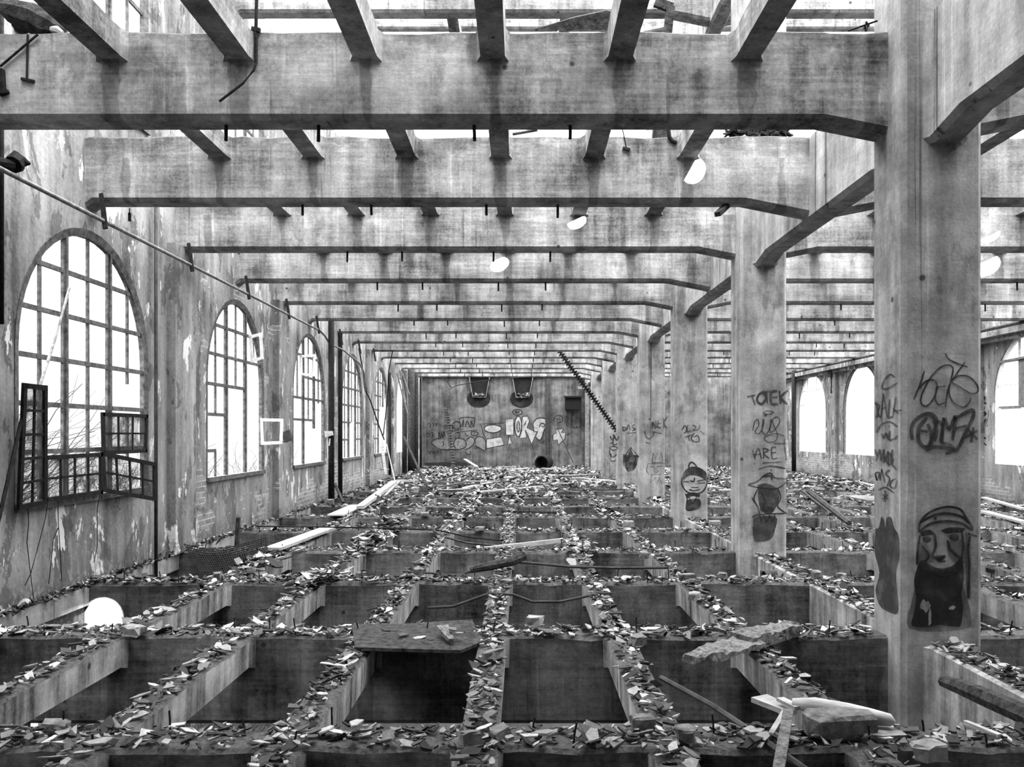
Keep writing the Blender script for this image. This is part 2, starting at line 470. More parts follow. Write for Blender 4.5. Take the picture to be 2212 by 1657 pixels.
mb = MB(); mb.box((XW+.01, -5.99, 4.96), (XR-.01, 4.3, 5.08)); mb.box((XW+.01, -5.99, 9.50), (XR-.01, 3.2, 9.62)); struct(mb.build('ceiling', M['beam']))  # unseen slabs overhead, added to keep sky light off the near bays
# ------------------------------------------------------------------ upper storeys (seen through the open ceiling)
for z, lev, ns in ((9.48, 'second storey', range(2, 6)), (13.9, 'roof storey', range(6, 9))):
    for n in ns:
      for s in (0, 1):
        o = beam_mesh(n, z, 1, False, s).build('upper_beam', [M['beam'], M['dirt']])
        tag(o, 'pale beam of the %s, %s from the camera, %s column row' % (lev, ORD[n], ('before','beyond')[s]), 'beam', 'upper beams', 'thing')
    for n in range(ns[0]//2*2, ns[-1], 2) if z < 10 else ():
        o = girder_mesh(n, z).build('upper_girder', [M['beam'], M['dirt']])
        tag(o, 'pale girder of the %s beyond the %s column' % (lev, ORD[n//2]), 'girder', 'upper girders', 'thing')
for n in range(3, 5):
    for k in (2, 4):
        x = JX[k]
        o = joist_mesh(x, n, 9.48, 1).build('upper_joist', [M['beam'], M['dirt']])
        tag(o, 'upper joist, %s, before beam line %s' % (jname(k), ORD[n]), 'joist', 'upper joists', 'thing')

# ------------------------------------------------------------------ windows
def bar_in(mb, x, y0, z0, y1, z1, w=.045, d=.05): mb.bar((x,y0,z0), (x,y1,z1), d, w, up=(1,0,0))
HH = [1.72, 1.25, .77, .29, -.19]
def window(name, c, x, hw, dz, vthick, vthin, hbars, mat, sec=None, outer=True, label=None, bottom=True):
    """arched steel-and-timber window frame in the plane x; z given relative to the eye, dz lifts it to another storey"""
    e = struct(empty(name, (x, c, SILL+dz)))
    ez = E+dz; N = 22; spr = SPR+dz; sill = SILL+dz
    def top(o): return .85+math.sqrt(max(0, (hw-.06)**2-o*o))
    if outer:
        pts = [(c-hw+.04, sill)] + [(c-(hw-.04)*math.cos(math.pi*i/N), spr+(hw-.04)*math.sin(math.pi*i/N)) for i in range(N+1)] + [(c+hw-.04, sill)]
        mb = MB(); rings = []
        for i, (y, z) in enumerate(pts):
            # inward direction
            if z <= spr+1e-6: d = Vector((0, c-y, 0)).normalized()
            else: d = (Vector((0, c, spr))-Vector((0, y, z))).normalized()
            p = Vector((x, y, z)); o1 = p-d*.04; i1 = p+d*.05
            rings.append([o1+Vector((-.025,0,0)), o1+Vector((.05,0,0)), i1+Vector((.03,0,0)), i1+Vector((-.025,0,0))])
        mb.loft(rings)
        if bottom: mb.box((x-.05, c-hw, sill), (x+.08, c+hw, sill+.07))
        mb.build('window_frame', mat, e)
    for (o, a, b) in vthick:
        mb = MB(); mb.box((x-.015, c+o-.05, ez+a), (x+.015, c+o+.05, ez+min(b, top(o)))); mb.box((x+.015, c+o-.02, ez+a), (x+.035, c+o+.02, ez+min(b, top(o))))
        mb.build('mullion', mat, e)
    mb = MB()
    for (o, a, b) in vthin: mb.box((x-.012, c+o-.022, ez+a), (x+.012, c+o+.022, ez+min(b, top(o))))
    for (h, a, b) in hbars:
        lim = math.sqrt(max(0, (hw-.04)**2-max(0, h-.85)**2))
        mb.box((x-.014, c+max(a, -lim), ez+h-.025), (x+.016, c+min(b, lim), ez+h+.025))
    if mb.v: mb.build('glazing_bars', mat, e)
    return e
FULLT = [(-.47,-.72,9),(.47,-.72,9)]
B = 9
W = {}
xf = XW-.04
W[0] = window('window_1', WC[3], xf, HWL, 0, FULLT, [(0,-.72,B),(-.93,-.72,B),(.93,.6,B),(.93,-.3,.2)], [(h,-B,B) for h in HH], M['frame'])
W[1] = window('window_2', WC[4], xf, HWL, 0, FULLT, [(-.93,.29,B),(0,.77,B),(.93,1.3,B),(-.93+.0,-.72,-.28)],
              [(1.72,-B,B),(1.25,-B,B),(.77,-B,.47),(.29,-B,-.47),(-.28,-B,-.93)], M['frame'])
W[2] = window('window_3', WC[5], xf, HWL, 0, [(-.47,-.72,B),(.47,.1,B)], [(-.93,.77,B),(0,.29,B),(.93,.7,B)],
              [(1.72,-B,B),(1.25,-.47,B),(.77,-B,B),(.29,-B,.47)], M['frame'])
W[3] = window('window_4', WC[6], xf, HWL, 0, FULLT, [(-.93,-.72,B),(0,.29,B),(.93,-.72,B)], [(1.72,-B,B),(1.25,-B,B),(.77,-B,B),(.29,-B,-.2),(.29,.47,B),(-.19,-B,-.47),(-.19,.47,B)], M['frame'])
W[4] = window('window_5', WC[7], xf, HWL, 0, [(-.47,-.72,B),(.47,.9,B)], [(-.93,-.72,B),(0,.9,B),(.93,1.2,B)], [(1.72,-B,B),(1.25,-B,.2),(.77,-B,-.2),(.29,-B,-.47),(-.19,-B,-.47)], M['frame'])
W[5] = window('window_6', WC[8], xf, HWL, 0, [], [], [], M['frame'], outer=True, bottom=False)
window('window_7', WC[2], xf, HWL, 0, FULLT, [(0,-.72,B),(-.93,-.72,B),(.93,-.72,B)], [(h,-B,B) for h in HH], M['frame'])
k = 8
for c in WC[2:7]:
    window('window_%d' % k, c, xf, HWL, 4.6, [(-.47,-.6,B),(.47,-.6,B)], [(0,-.6,B),(.93,.2,B)], [(h,-B,B) for h in HH[:3]], M['frame']); k += 1
for i, c in enumerate(WC[2:]):
    x = XR+.05
    if i in (4, 5): window('window_%d' % k, c, x, HWR, 0, [], [], [(2.3,-B,B)], M['frame'], bottom=False)
    else: window('window_%d' % k, c, x, HWR, 0, [(.55,.62,B)], [(-.5,.9,B)], [(1.72,-B,B),(1.15,.5,B),(.6,.5,B)], M['pframe'], bottom=False)
    k += 1
def casement(parent, q, rows, cols, mat, w=.035, glass=True, name='casement', d=.03):
    """q: four corners TL TR BR BL"""
    tl, tr, br, bl = [Vector(p) for p in q]
    nrm = (tr-tl).cross(bl-tl).normalized()
    mb = MB()
    for a, b in ((tl,tr),(tr,br),(br,bl),(bl,tl)):
        t = (b-a).normalized()*w*.45; mb.bar(a-t, b+t, w, d, up=nrm)
    for i in range(1, cols):
        f = i/cols; mb.bar(tl.lerp(tr, f), bl.lerp(br, f), w*.5, d*.6, up=nrm)
    for i in range(1, rows):
        f = i/rows; mb.bar(tl.lerp(bl, f), tr.lerp(br, f), w*.5, d*.6, up=nrm)
    o = mb.build(name, mat, parent)
    if glass:
        g = MB(); g.add([tl+nrm*.002, tr+nrm*.002, br+nrm*.002, bl+nrm*.002, tl-nrm*.002, tr-nrm*.002, br-nrm*.002, bl-nrm*.002], [(0,1,2,3),(7,6,5,4)])
        g.build('glass_pane', M['glass'], None if False else parent).parent = o
    return o
def cq(pts, xs): return [PX(p[0], p[1], x) for p, x in zip(pts, xs)]
o = casement(W[0], cq([(53,833),(97,838),(96,1084),(42,1096)], [-4.62,-4.62,-4.74,-4.74]), 5, 2, M['iron'], .05); o['label'] = 'tall narrow wired casement leaning in the opening'
o = casement(W[0], cq([(98,989),(218,982),(218,1063),(98,1080)], [-4.74]*4), 2, 4, M['iron'], .045); o['label'] = 'low wide grimy casement'
o = casement(W[0], cq([(222,895),(316,899),(314,974),(224,978)], [-4.74]*4), 2, 3, M['iron'], .045); o['label'] = 'upper grimy casement'
o = casement(W[0], cq([(221,980),(334,1003),(334,1078),(226,1059)], [-4.74,-4.52,-4.52,-4.74]), 2, 4, M['iron'], .045); o['label'] = 'casement swung open into the hall'
casement(W[1], cq([(541,728),(563,722),(566,773),(545,780)], [-4.78,-4.6,-4.6,-4.78]), 1, 1, M['pframe'], .05, False)
casement(W[1], cq([(565,907),(609,908),(607,956),(567,958)], [-4.80,-4.45,-4.45,-4.80]), 1, 1, M['pframe'], .05, False)
casement(W[2], cq([(650,770),(679,768),(678,811),(651,808)], [-4.8,-4.62,-4.62,-4.8]), 1, 1, M['pframe'], .05, False)
# board nailed over part of the nearest window on the right
mb = MB(); mb.box((XR+.02, 18.0, E+.62), (XR+.06, 19.45, E+1.75)); mb.bar((XR+.0, 18.0, E+1.78), (XR+.0, 20.2, E+1.72), .05); mb.bar((XR+.0, 18.0, E+.6), (XR+.0, 20.2, E+.62), .04)
tag(mb.build('window_board', M['steel']), 'grey sheet fixed across the upper part of the arched window at the right edge', 'board')

# ------------------------------------------------------------------ rubble on the floor grid
def flake(rr, r, t, el=1.6):
    n = rr.choice((3,4,4,5,5,6)); a0 = rr.random()*6.28; pts = []
    for i in range(n):
        a = a0+2*math.pi*(i+rr.uniform(-.3,.3))/n; q = r*rr.uniform(.7,1.15)
        pts.append((q*math.cos(a)*el**.5, q*math.sin(a)/el**.5))
    return pts
def surfaces(n):
    """(x0,x1,y0,y1) of the tops of the floor grid belonging to bay n"""
    out = []
    for x0, x1 in ((XW+.02, 2.9 if n % 2 == 0 else 3.46), (3.65 if n % 2 == 0 else 3.46, XR-.02)): out.append((x0, x1, BY(n)+.0, BY(n)+.29))
    for x in JX: out.append((x-.09, x+.09, BY(n-1)+.29, BY(n)))
    ya, yb = BY(n-1)+.29, BY(n)-(.26 if n % 2 == 0 else 0)
    out.append((GX0+.01, GX1-.01, ya, yb))
    return out
rub = MB(); rr = random.Random(3)
def heap(x, y):
    h = 0
    for hx, hy, s, a in ((-2.35,12.6,.7,.14),(-2.3,14.6,.9,.16),(-1.25,17,.9,.12),(-3.3,10.5,.6,.08),(-2.3,9.4,.5,.07),(-1.2,22,1.6,.14),(1.5,25,2,.10),(-2,29,2,.08),(1.3,33,2,.06),(-3,36,2,.06),(5.5,19,2,.12),(7,27,3,.1)):
        d = ((x-hx)**2+(y-hy)**2)/(s*s)
        if d < 4: h += a*math.exp(-d)
    return h
def put(mb, rr, x, y, z, r, t, tilt):
    pts = flake(rr, r, t, rr.uniform(1, 2.6)); az = rr.random()*6.28
    nx, ny = rr.gauss(0, tilt), rr.gauss(0, tilt); ca, sa = math.cos(az), math.sin(az)
    up, dn = [], []
    for px_, py_ in pts:
        a, b = px_*ca-py_*sa, px_*sa+py_*ca
        zz = z+a*nx+b*ny
        up.append((x+a, y+b, zz+t)); dn.append((x+a*.93, y+b*.93, zz))
    k = len(pts); o = len(mb.v); mb.v += up+dn
    mb.f.append(tuple(range(o, o+k))); mb.mi.append(0)
    for i in range(k):
        j = (i+1) % k; mb.f.append((o+j, o+i, o+k+i, o+k+j)); mb.mi.append(0)
for n in range(-1, 14):
    for (x0, x1, y0, y1) in surfaces(n):
        far_side = x0 > 3.5
        area = (x1-x0)*(y1-y0)
        dens_s = (360 if n < 2 else 260 if n < 5 else 110)*(0.5 if far_side else 1)
        dens_m = (170 if n < 2 else 150 if n < 5 else 110)*(0.55 if far_side else 1)
        for i in range(int(area*dens_s)):
            x, y = rr.uniform(x0, x1), rr.uniform(y0, y1)
            put(rub, rr, x, y, .003+rr.random()*.02+rr.random()*heap(x, y), rr.uniform(.008,.024)*(1 if n < 5 else 1.5), rr.uniform(.003,.012), .35)
        for i in range(int(area*dens_m)):
            x, y = rr.uniform(x0, x1), rr.uniform(y0, y1)
            put(rub, rr, x, y, .008+rr.random()*.03+rr.random()*heap(x, y), rr.uniform(.022,.055)*(1 if n < 6 else 1.5), rr.uniform(.004,.014), .28)
# thicker drifts where pieces of slab still bridge the joists far down the hall
for i in range(6500):
    y = 24+16*rr.random()**.8; x = rr.uniform(XW+.05, 11.4)
    if 2.9 < x < 3.7: continue
    put(rub, rr, x, y, .01+rr.random()*(.05+heap(x, y)), rr.uniform(.03,.09), rr.uniform(.006,.02), .35)
for (hx, hy, s_, a_, cnt_) in ((-2.3,12.6,.55,.16,420),(-2.28,14.5,.6,.18,420),(-1.25,16.9,.6,.14,320),(-3.32,10.4,.4,.09,160),(-2.3,9.35,.3,.08,160),(.8,12.2,.5,.08,160),(-1.25,19.5,1,.2,420),(-.2,21,1,.2,380),(1.8,17,.5,.12,200),(-3.3,19,.8,.2,300)):
    for i in range(cnt_):
        y = rr.gauss(hy, s_); x = hx+rr.gauss(0, .09)
        hh = a_*math.exp(-((y-hy)/s_)**2)*max(0, 1-(abs(x-hx)/.24)**2)
        put(rub, rr, x, y, .01+hh*(.35+.65*rr.random()), rr.uniform(.03,.10), rr.uniform(.005,.014), .3)
for i in range(2600):                       # crumbs along the wall foot
    y = rr.uniform(3, 40); x = XW+abs(rr.gauss(0, .04))+.02
    put(rub, rr, x, y, -.02+rr.random()*.05, rr.uniform(.01,.04), .01, .5)
o = rub.build('rubble', M['shard'], origin=(0, 15, 0))
tag(o, 'fine rubble of plaster and slate flakes covering the floor grid', 'rubble', None, 'stuff')
# remnants of the slab far down the hall
for i, (x, y, w, d) in enumerate(((-3.9,27.5,.8,1.4),(-2.8,32.2,.85,1.6),(-.7,29.8,.9,1.2),(.3,34.8,.9,1.9),(1.3,31.2,.8,1.2),(-1.8,37,.9,2),(-3.9,35.5,.9,2),(1.35,37.3,.9,1.9),(-.7,38.8,.9,1.3),(2.4,27.3,.8,1.5),(5.4,24.8,.8,1.8),(7.5,29.6,.9,1.9),(9.6,34.5,.9,2),(5.4,34.5,.9,2),(8.5,20.3,.8,1.6),(6.4,37,.9,2))):
    mb = MB(); r2 = random.Random(i)
    ring = [(x+w/2*a*r2.uniform(.85,1.1), y+d/2*b*r2.uniform(.8,1.1)) for a, b in ((-1,-1),(0,-1.05),(1,-.9),(1.02,.2),(.9,1),(-.1,.95),(-1,1))]
    mb.loft([[(p[0],p[1],.012) for p in ring], [(p[0],p[1],.075) for p in ring]])
    o = mb.build('slab_remnant', M['fbeam'])
    tag(o, 'ragged concrete slab remnant bridging joists near the far end', 'slab', 'slab remnants')
# the 300 shards that show largest
protos = []
for i in range(14):
    mb = MB(); r2 = random.Random(100+i); pts = flake(r2, .052, .01, r2.uniform(1.1, 2.4)); t = r2.uniform(.007,.016)
    mb.loft([[(a*.94,b*.94,0) for a, b in pts], [(a,b,t*.5) for a, b in pts], [(a*.95,b*.95,t) for a, b in pts]])
    protos.append(mb)
kinds = [('plaster_shard','flat plaster shard lying on the near floor beams','shard','plaster shards'),]
first = {}
cnt = 0; r2 = random.Random(11)
spots_near = []
for n in (-1, 0, 1, 2):
    for s in surfaces(n):
        if s[0] > 4.2 and n < 1: pass
        if s[0] > 5 and n < 0: continue
        spots_near.append((n, s, (s[1]-s[0])*(s[3]-s[2])*(3.2,2.4,1.2,.7)[n+1]))
tot = sum(s[2] for s in spots_near)
for n, (x0, x1, y0, y1), wgt in spots_near:
    k = max(1, round(296*wgt/tot))
    for i in range(k):
        if cnt >= 300: break
        x, y = r2.uniform(x0, x1), r2.uniform(y0, y1)
        if y < 3.4: continue
        pi = r2.randrange(14)
        s = r2.uniform(.7, 1.35)
        rot = (r2.gauss(0,.16), r2.gauss(0,.16), r2.random()*6.28)
        loc = (x, y, .03+r2.random()*.012)
        if pi not in first:
            o = protos[pi].build('plaster_shard', M['shard'], origin=(0,0,0)); first[pi] = o
            o.location = loc; o.rotation_euler = rot; o.scale = (s,s,1)
            tag(o, kinds[0][1], 'shard', 'plaster shards')
        else: dupe(first[pi], loc, rot, (s,s,1))
        cnt += 1
# bricks and lumps
def chunk(mb, c, sx, sy, sz, rz, seed, jag=.16, tilt=0):
    r3 = random.Random(seed); c = Vector(c)
    Rm = Matrix.Rotation(rz, 3, 'Z') @ Matrix.Rotation(tilt, 3, 'X')
    base = [(-1,-1),(-.2,-1.1),(1,-1),(1.08,.1),(1,1),(.1,1.08),(-1,1),(-1.1,0)]
    base = [(a*(1+r3.uniform(-jag,jag)*.5), b*(1+r3.uniform(-jag,jag)*.5)) for a, b in base]
    rings = []
    for z, sc in ((0,.93),(.12,1),(.85,1),(1,.92)):
        rings.append([c+Rm@Vector((a*sx/2*sc*(1+r3.uniform(-jag,jag)*.6), b*sy/2*sc*(1+r3.uniform(-jag,jag)*.6), z*sz+r3.uniform(-1,1)*jag*sz*.12)) for a, b in base])
    mb.loft(rings); return mb
bricks = [(1155,1352,'on the second floor beam beside the middle joist'),(1068,1425,'on the middle joist just in front of the second floor beam'),(1385,1575,'where the joist right of the middle meets the nearest beam'),
 (1082,1592,'standing on the nearest beam at the middle joist'),(1096,1262,'on the middle joist at the third floor beam'),(1376,1392,'on the second floor beam right of the middle'),(905,1243,'left of the middle on the third floor beam'),
 (1016,1612,'on the nearest beam just left of the middle joist'),(1502,1296,'on the joist right of the dark pit, third beam'),(1482,1600,'on the nearest beam below the long thin rod'),(1485,1254,'tall, on the third floor beam right of centre'),
 (1561,1250,'on the third floor beam before the second column'),(1764,1250,'on the third floor beam right of the second column'),(1817,1250,'small, between the two nearest columns'),(2181,1190,'pale, at the right edge beyond the nearest column'),
 (292,1372,'pale, on the second floor beam near the window wall'),(471,1250,'below the perforated sheet'),(120,1578,'dark, on the nearest beam at the left edge'),(2010,1640,'large, at the bottom right corner'),(1430,1150,'on the joist far down the middle'),
 (1390,1205,'beside the pale batten'),(1130,1262,'by the dark log'),(1660,1382,'on the second floor beam by the crusted board'),(780,1250,'on the third floor beam left of centre')]
for i, (x, y, lab) in enumerate(bricks):
    r3 = random.Random(i+5); p = PZ(x, y, .015)
    o = chunk(MB(), p, r3.uniform(.08,.14), r3.uniform(.07,.10), r3.uniform(.05,.09), r3.random()*3, i, .45, tilt=r3.uniform(-.15,.15)).build('broken_brick', M['brick'])
    if i in (0,8,14,15,18): o.data.materials[0] = M['steel']
    tag(o, 'broken brick %s' % lab, 'brick', 'broken bricks')
r3 = random.Random(77)
for i in range(46):
    n = r3.choice((3,4,5,6,7,8,9,10,11,12)); s = r3.choice(surfaces(n)); x, y = r3.uniform(s[0], s[1]), r3.uniform(s[2], s[3])
    o = chunk(MB(), (x, y, .02), r3.uniform(.08,.22), r3.uniform(.08,.18), r3.uniform(.05,.12), r3.random()*3, i+60).build('rubble_lump', M['brick'] if i % 3 else M['steel'])
    tag(o, 'small lump of masonry far down the floor grid', 'lump', 'masonry lumps')
o = chunk(MB(), PZ(1815,1590,.01), .29, .16, .13, .15, 400, .3).build('stone_block', M['brick']); tag(o, 'large rough stone block under the pale split timber, bottom right', 'stone')
o = chunk(MB(), PZ(1900,1598,.0), .2, .12, .05, .1, 401, .3).build('masonry_slab', M['steel']); tag(o, 'flat masonry piece right of the stone block under the split timber', 'stone')

# ------------------------------------------------------------------ things lying on the grid
def thing(mb, name, mat, label, cat, group=None, smooth=False):
    return tag(mb.build(name, mat, smooth=smooth), label, cat, group)
def plank(mb, p, q, w1, w2, d, N=14):
    p, q = Vector(p), Vector(q); t = (q-p).normalized(); a = t.cross(Vector((0,0,1))).normalized(); b = a.cross(t); rings = []
    for i in range(N+1):
        c = p.lerp(q, i/N); w = w1+(w2-w1)*min(1, i/N*1.6)
        rings.append([c-a*w/2-b*d/2, c-b*d/2, c+a*w/2-b*d/2, c+a*w/2+b*d/2, c+a*w/4+b*d/2, c-a*w/4+b*d/2, c-a*w/2+b*d/2])
    mb.loft(rings); return mb
def rough(mb, k, seed=3):
    q = random.Random(seed); mb.v = [tuple(c+q.uniform(-k, k) for c in v) for v in mb.v]; return mb
# bent metal sheet
mb = MB(); top = [P(760,1353,6.95),P(880,1352,7.0),P(1020,1343,7.05),P(1039,1392,6.55),P(995,1410,6.32),P(905,1408,6.25),P(767,1404,6.2)]
mid = P(900,1375,6.6)+Vector((0,0,.02))
vs = [p+Vector((0,0,.02)) for p in top]+[mid]+[p-Vector((0,0,.005)) for p in top]
mb.add(vs, [(7,i,(i+1)%7) for i in range(7)]+[(8+(i+1)%7,8+i,i,(i+1)%7)[::-1] for i in range(7)]+[tuple(8+i for i in range(7))])
thing(mb, 'metal_sheet', M['char'], 'bent dark metal sheet spanning two joists with flakes on top', 'sheet')
for i, (x, y) in enumerate(((833,1368),(870,1378),(905,1385),(925,1390),(880,1392),(990,1375),(978,1366))):
    p = P(x, y, 6.5); mb = MB(); r4 = random.Random(i+900); put(mb, r4, p.x, p.y, p.z+.02, .045, .01, .15)
    thing(mb, 'slate_flake', M['shard'], 'pale flake lying on the bent dark metal sheet', 'flake', 'flakes on the metal sheet')
mb = MB(); mb.bar(P(955,1362,6.62)+Vector((0,0,.03)), P(975,1392,6.4)+Vector((0,0,.03)), .10, .03, w2=.04); thing(mb, 'wood_splinter', M['crust'], 'splintered wood piece lying on the metal sheet', 'splinter')
# crusted boards
mb = MB(); plank(mb, PZ(1492,1425,.10), PZ(1625,1385,.08), .12, .27, .035); thing(rough(mb, .018), 'crusted_board', M['crust'], 'porous crusted board end jutting over the dark pit', 'board', 'crusted boards')
mb = MB(); plank(mb, PZ(1600,1380,.10), PZ(1718,1352,.09), .25, .17, .05); mb.bar(PZ(1640,1392,.05), PZ(1722,1362,.06), .06, .05); thing(rough(mb, .018), 'crusted_board', M['crust'], 'wider crusted board lying beside the first on the second floor beam', 'board', 'crusted boards')
# pale split timber and battens
mb = MB(); mb.tube([P(1712,1520,4.75),P(1760,1524,4.7),P(1830,1538,4.62),P(1880,1548,4.56),P(1922,1556,4.52),P(1932,1562,4.5)], [.03,.045,.05,.045,.035,.015], 7); thing(mb, 'split_timber', M['palewood'], 'pale split timber lying above the stone block, bottom right', 'timber', smooth=True)
mb = MB(); mb.bar(PZ(1640,1508,.06), PZ(1712,1540,.05), .13, .03, w2=.08); mb.bar(PZ(1685,1510,.1), PZ(1725,1530,.1), .05, .02); thing(mb, 'timber_end', M['wood'], 'splintered board end at the broken joist tip, bottom right', 'board')
mb = MB(); mb.bar(P(1703,1535,4.6), P(1672,1720,3.75), .055, .02); thing(mb, 'batten', M['crust'], 'flat batten hanging down from the splintered board end', 'batten')
mb = MB(); mb.bar(P(1698,1536,4.65), P(1664,1592,4.5), .03, .03); thing(mb, 'short_batten', M['wood'], 'short thin batten leaning beside the hanging flat batten', 'batten')
mb = MB(); mb.tube([P(1428,1464,5.7),P(1540,1525,5.0),P(1640,1592,4.5),P(1750,1670,4.0)], .018, 6); thing(mb, 'long_rod', M['rust'], 'long thin rod slanting across the dark pit to the bottom edge', 'rod')
mb = MB(); mb.tube([P(2038,1472,5.7),P(2080,1486,5.45),P(2140,1512,5.1),P(2240,1556,4.6)], [.04,.055,.06,.06], 7); thing(mb, 'dark_log', M['char'], 'dark log leaning in the pit below the nearest column, right edge', 'log')
mb = MB(); mb.bar(PZ(2085,1560,.05), PZ(2160,1590,.05), .03, .02); thing(mb, 'pale_splinter', M['wood'], 'pale splinter on the nearest beam below the dark log', 'splinter')
mb = MB(); mb.tube([P(925,1313,8.4),P(980,1310,8.4),P(1030,1292,8.4),P(1060,1281,8.4),P(1110,1285,8.4),P(1150,1300,8.4),P(1210,1300,8.4),P(1290,1283,8.4),P(1322,1281,8.45)], .016, 6); thing(mb, 'bent_bar', M['rust'], 'wavy bent bar lying over the middle joists', 'bar', smooth=True)
mb = MB(); mb.tube([P(1016,1231,9.8),P(1060,1222,9.8),P(1105,1213,9.85),P(1131,1200,9.95)], [.04,.055,.055,.06], 8); thing(mb, 'charred_log', M['char'], 'short charred log across the middle joist', 'log')
mb = MB(); mb.tube([P(870,1234,9.75),P(930,1238,9.75),P(985,1243,9.75),P(1020,1234,9.8)], .014, 6); thing(mb, 'thin_bar', M['rust'], 'thin bar reaching left from the charred log', 'bar')
mb = MB(); mb.tube([P(1120,1214,9.9),P(1230,1224,9.85),P(1330,1227,9.85),P(1443,1226,9.85)], .02, 6); thing(mb, 'straight_pipe', M['rust'], 'straight dark pipe reaching right from the charred log', 'pipe')
mb = MB(); mb.bar(P(1029,1188,11.95), P(1210,1168,12.3), .05, .06); thing(mb, 'pale_batten', M['palewood'], 'pale square batten slanting over the pits in the middle', 'batten')
mb = MB(); mb.bar(P(1216,1170,12.3), P(1263,1166,12.3), .05, .05); thing(mb, 'batten_piece', M['steel'], 'grey batten piece just right of the pale square batten', 'batten')
mb = MB(); mb.tube([P(555,1137,13.4),P(740,1139,13.3),P(870,1142,13.2),P(950,1146,13.2),P(1010,1160,12.9),P(1100,1170,12.6)], .013, 5); thing(mb, 'long_wire', M['iron'], 'long thin wire crossing the pits from the window side', 'wire')
mb = MB(); mb.tube([P(935,1145,13.0),P(960,1160,12.8),P(1010,1173,12.6),P(1085,1180,12.4)], .018, 5); thing(mb, 'curved_strip', M['rust'], 'curved strip sagging under the long thin wire', 'strip')
mb = MB(); mb.bar(P(1083,1105,16.9), P(1215,1108,16.9), .05, .05); thing(mb, 'dark_batten', M['char'], 'dark straight batten lying over the middle joist farther off', 'batten')
mb = MB(); mb.bar(PZ(725,1113,.06), PZ(772,1092,.06), .32, .03); thing(mb, 'white_board', M['palewood'], 'wide white board lying flat near the window wall', 'board')
mb = MB(); mb.bar(PZ(778,1096,.10), P(852,1041,21.5), .16, .07); thing(mb, 'white_plank', M['palewood'], 'bright white plank rising beyond the flat white board', 'plank')
mb = MB(); mb.bar(PZ(588,1186,.06), PZ(708,1142,.06), .24, .04); thing(mb, 'long_board', M['wood'], 'long grey board along the joist behind the perforated sheet', 'board')
mb = MB(); mb.bar(P(862,1040,23.5), P(828,1075,21.5), .05, .04); thing(mb, 'thin_batten', M['wood'], 'thin batten leaning right of the bright white plank', 'batten')
# perforated sheet
mb = MB(); NX, NY = 34, 12
def ps(u, v):
    a = P(398,1182,11.5).lerp(P(576,1172,11.6), u)+Vector((0,0,.04-.22*(u*(1-u))*1.2)); b = P(440,1246,10.9).lerp(P(578,1218,11.1), u)
    return a.lerp(b, v)+Vector((0,0,-.03*math.sin(u*5)))
for i in range(NX+1): mb.tube([ps(i/NX, k/5) for k in range(6)], .0075, 4)
for j in range(NY+1): mb.tube([ps(k/12, j/NY) for k in range(13)], .0075, 4)
thing(mb, 'perforated_sheet', M['iron'], 'sagging perforated dark sheet hanging over a pit by the window wall', 'sheet')
mb = MB(); mb.bar(P(511,1184,11.9), P(515,1118,11.9), .07, .05, w2=.05); thing(mb, 'burnt_stake', M['char'], 'burnt stake standing upright behind the perforated sheet', 'stake')
def can(c, axis, r, L, name, mat, label, cat):
    c = Vector(c); ax = Vector(axis).normalized(); u = ax.cross(Vector((0,0,1))).normalized(); v = u.cross(ax).normalized(); n = 20
    ring = lambda q, rad: [q+(u*math.cos(i*2*math.pi/n)+v*math.sin(i*2*math.pi/n))*rad for i in range(n)]
    mb = MB(); mb.loft([ring(c+ax*L*.9, r*.01), ring(c+ax*L*.9, r*.9), ring(c, r*.9), ring(c-ax*.01, r*1.06), ring(c+ax*.03, r*1.06), ring(c+ax*.04, r), ring(c+ax*L*.5, r), ring(c+ax*L*.52, r*1.04), ring(c+ax*L*.55, r), ring(c+ax*L, r), ring(c+ax*L, .01)], cap=False)
    return thing(mb, name, mat, label, cat, smooth=False)
can(P(1170,1001,37.5), (.5,1,.1), .33, .55, 'steel_drum', M['iron'], 'open black drum lying on its side before the end wall', 'drum')
can(P(1652,1244,9.75), (1,.25,.1), .055, .14, 'tin_can', M['rust'], 'rusty can on the third floor beam before the second column', 'can')
can(P(1856,1348,7.0), (0,0,-1), .035, .22, 'pipe_stub', M['iron'], 'short dark pipe stub standing beside the nearest column', 'pipe')
# far boards and sticks
r5 = random.Random(21)
labs = 'grey board lying among the rubble towards the end wall'
for i, (a, b) in enumerate((((1038,1048),(1135,1034)),((1000,1055),(1060,1043)),((1140,1023),(1300,1017)),((975,1068),(1170,1051)),((905,1061),(1000,1060)),((1185,1026),(1330,1040)),((1215,1030),(1270,1041)),((1004,992),(1030,1008)),((1735,1060),(1800,1110)),((1850,1040),(1900,1052)),((1705,1085),(1780,1062)),((2125,1075),(2212,1100)),((2125,1105),(2212,1128)))):
    mb = MB(); mb.bar(P(*a, 38.2) if i == 7 else PZ(*a, .07), P(*b, 37.2) if i == 7 else PZ(*b, .05), r5.uniform(.05,.22), .04)
    thing(mb, 'fallen_board', M['palewood'] if i in (7,11,12,1) else M['wood'] if i % 2 else M['char'], labs if a[0] < 1400 else 'fallen board on the grid between or beyond the columns', 'board', 'fallen boards')
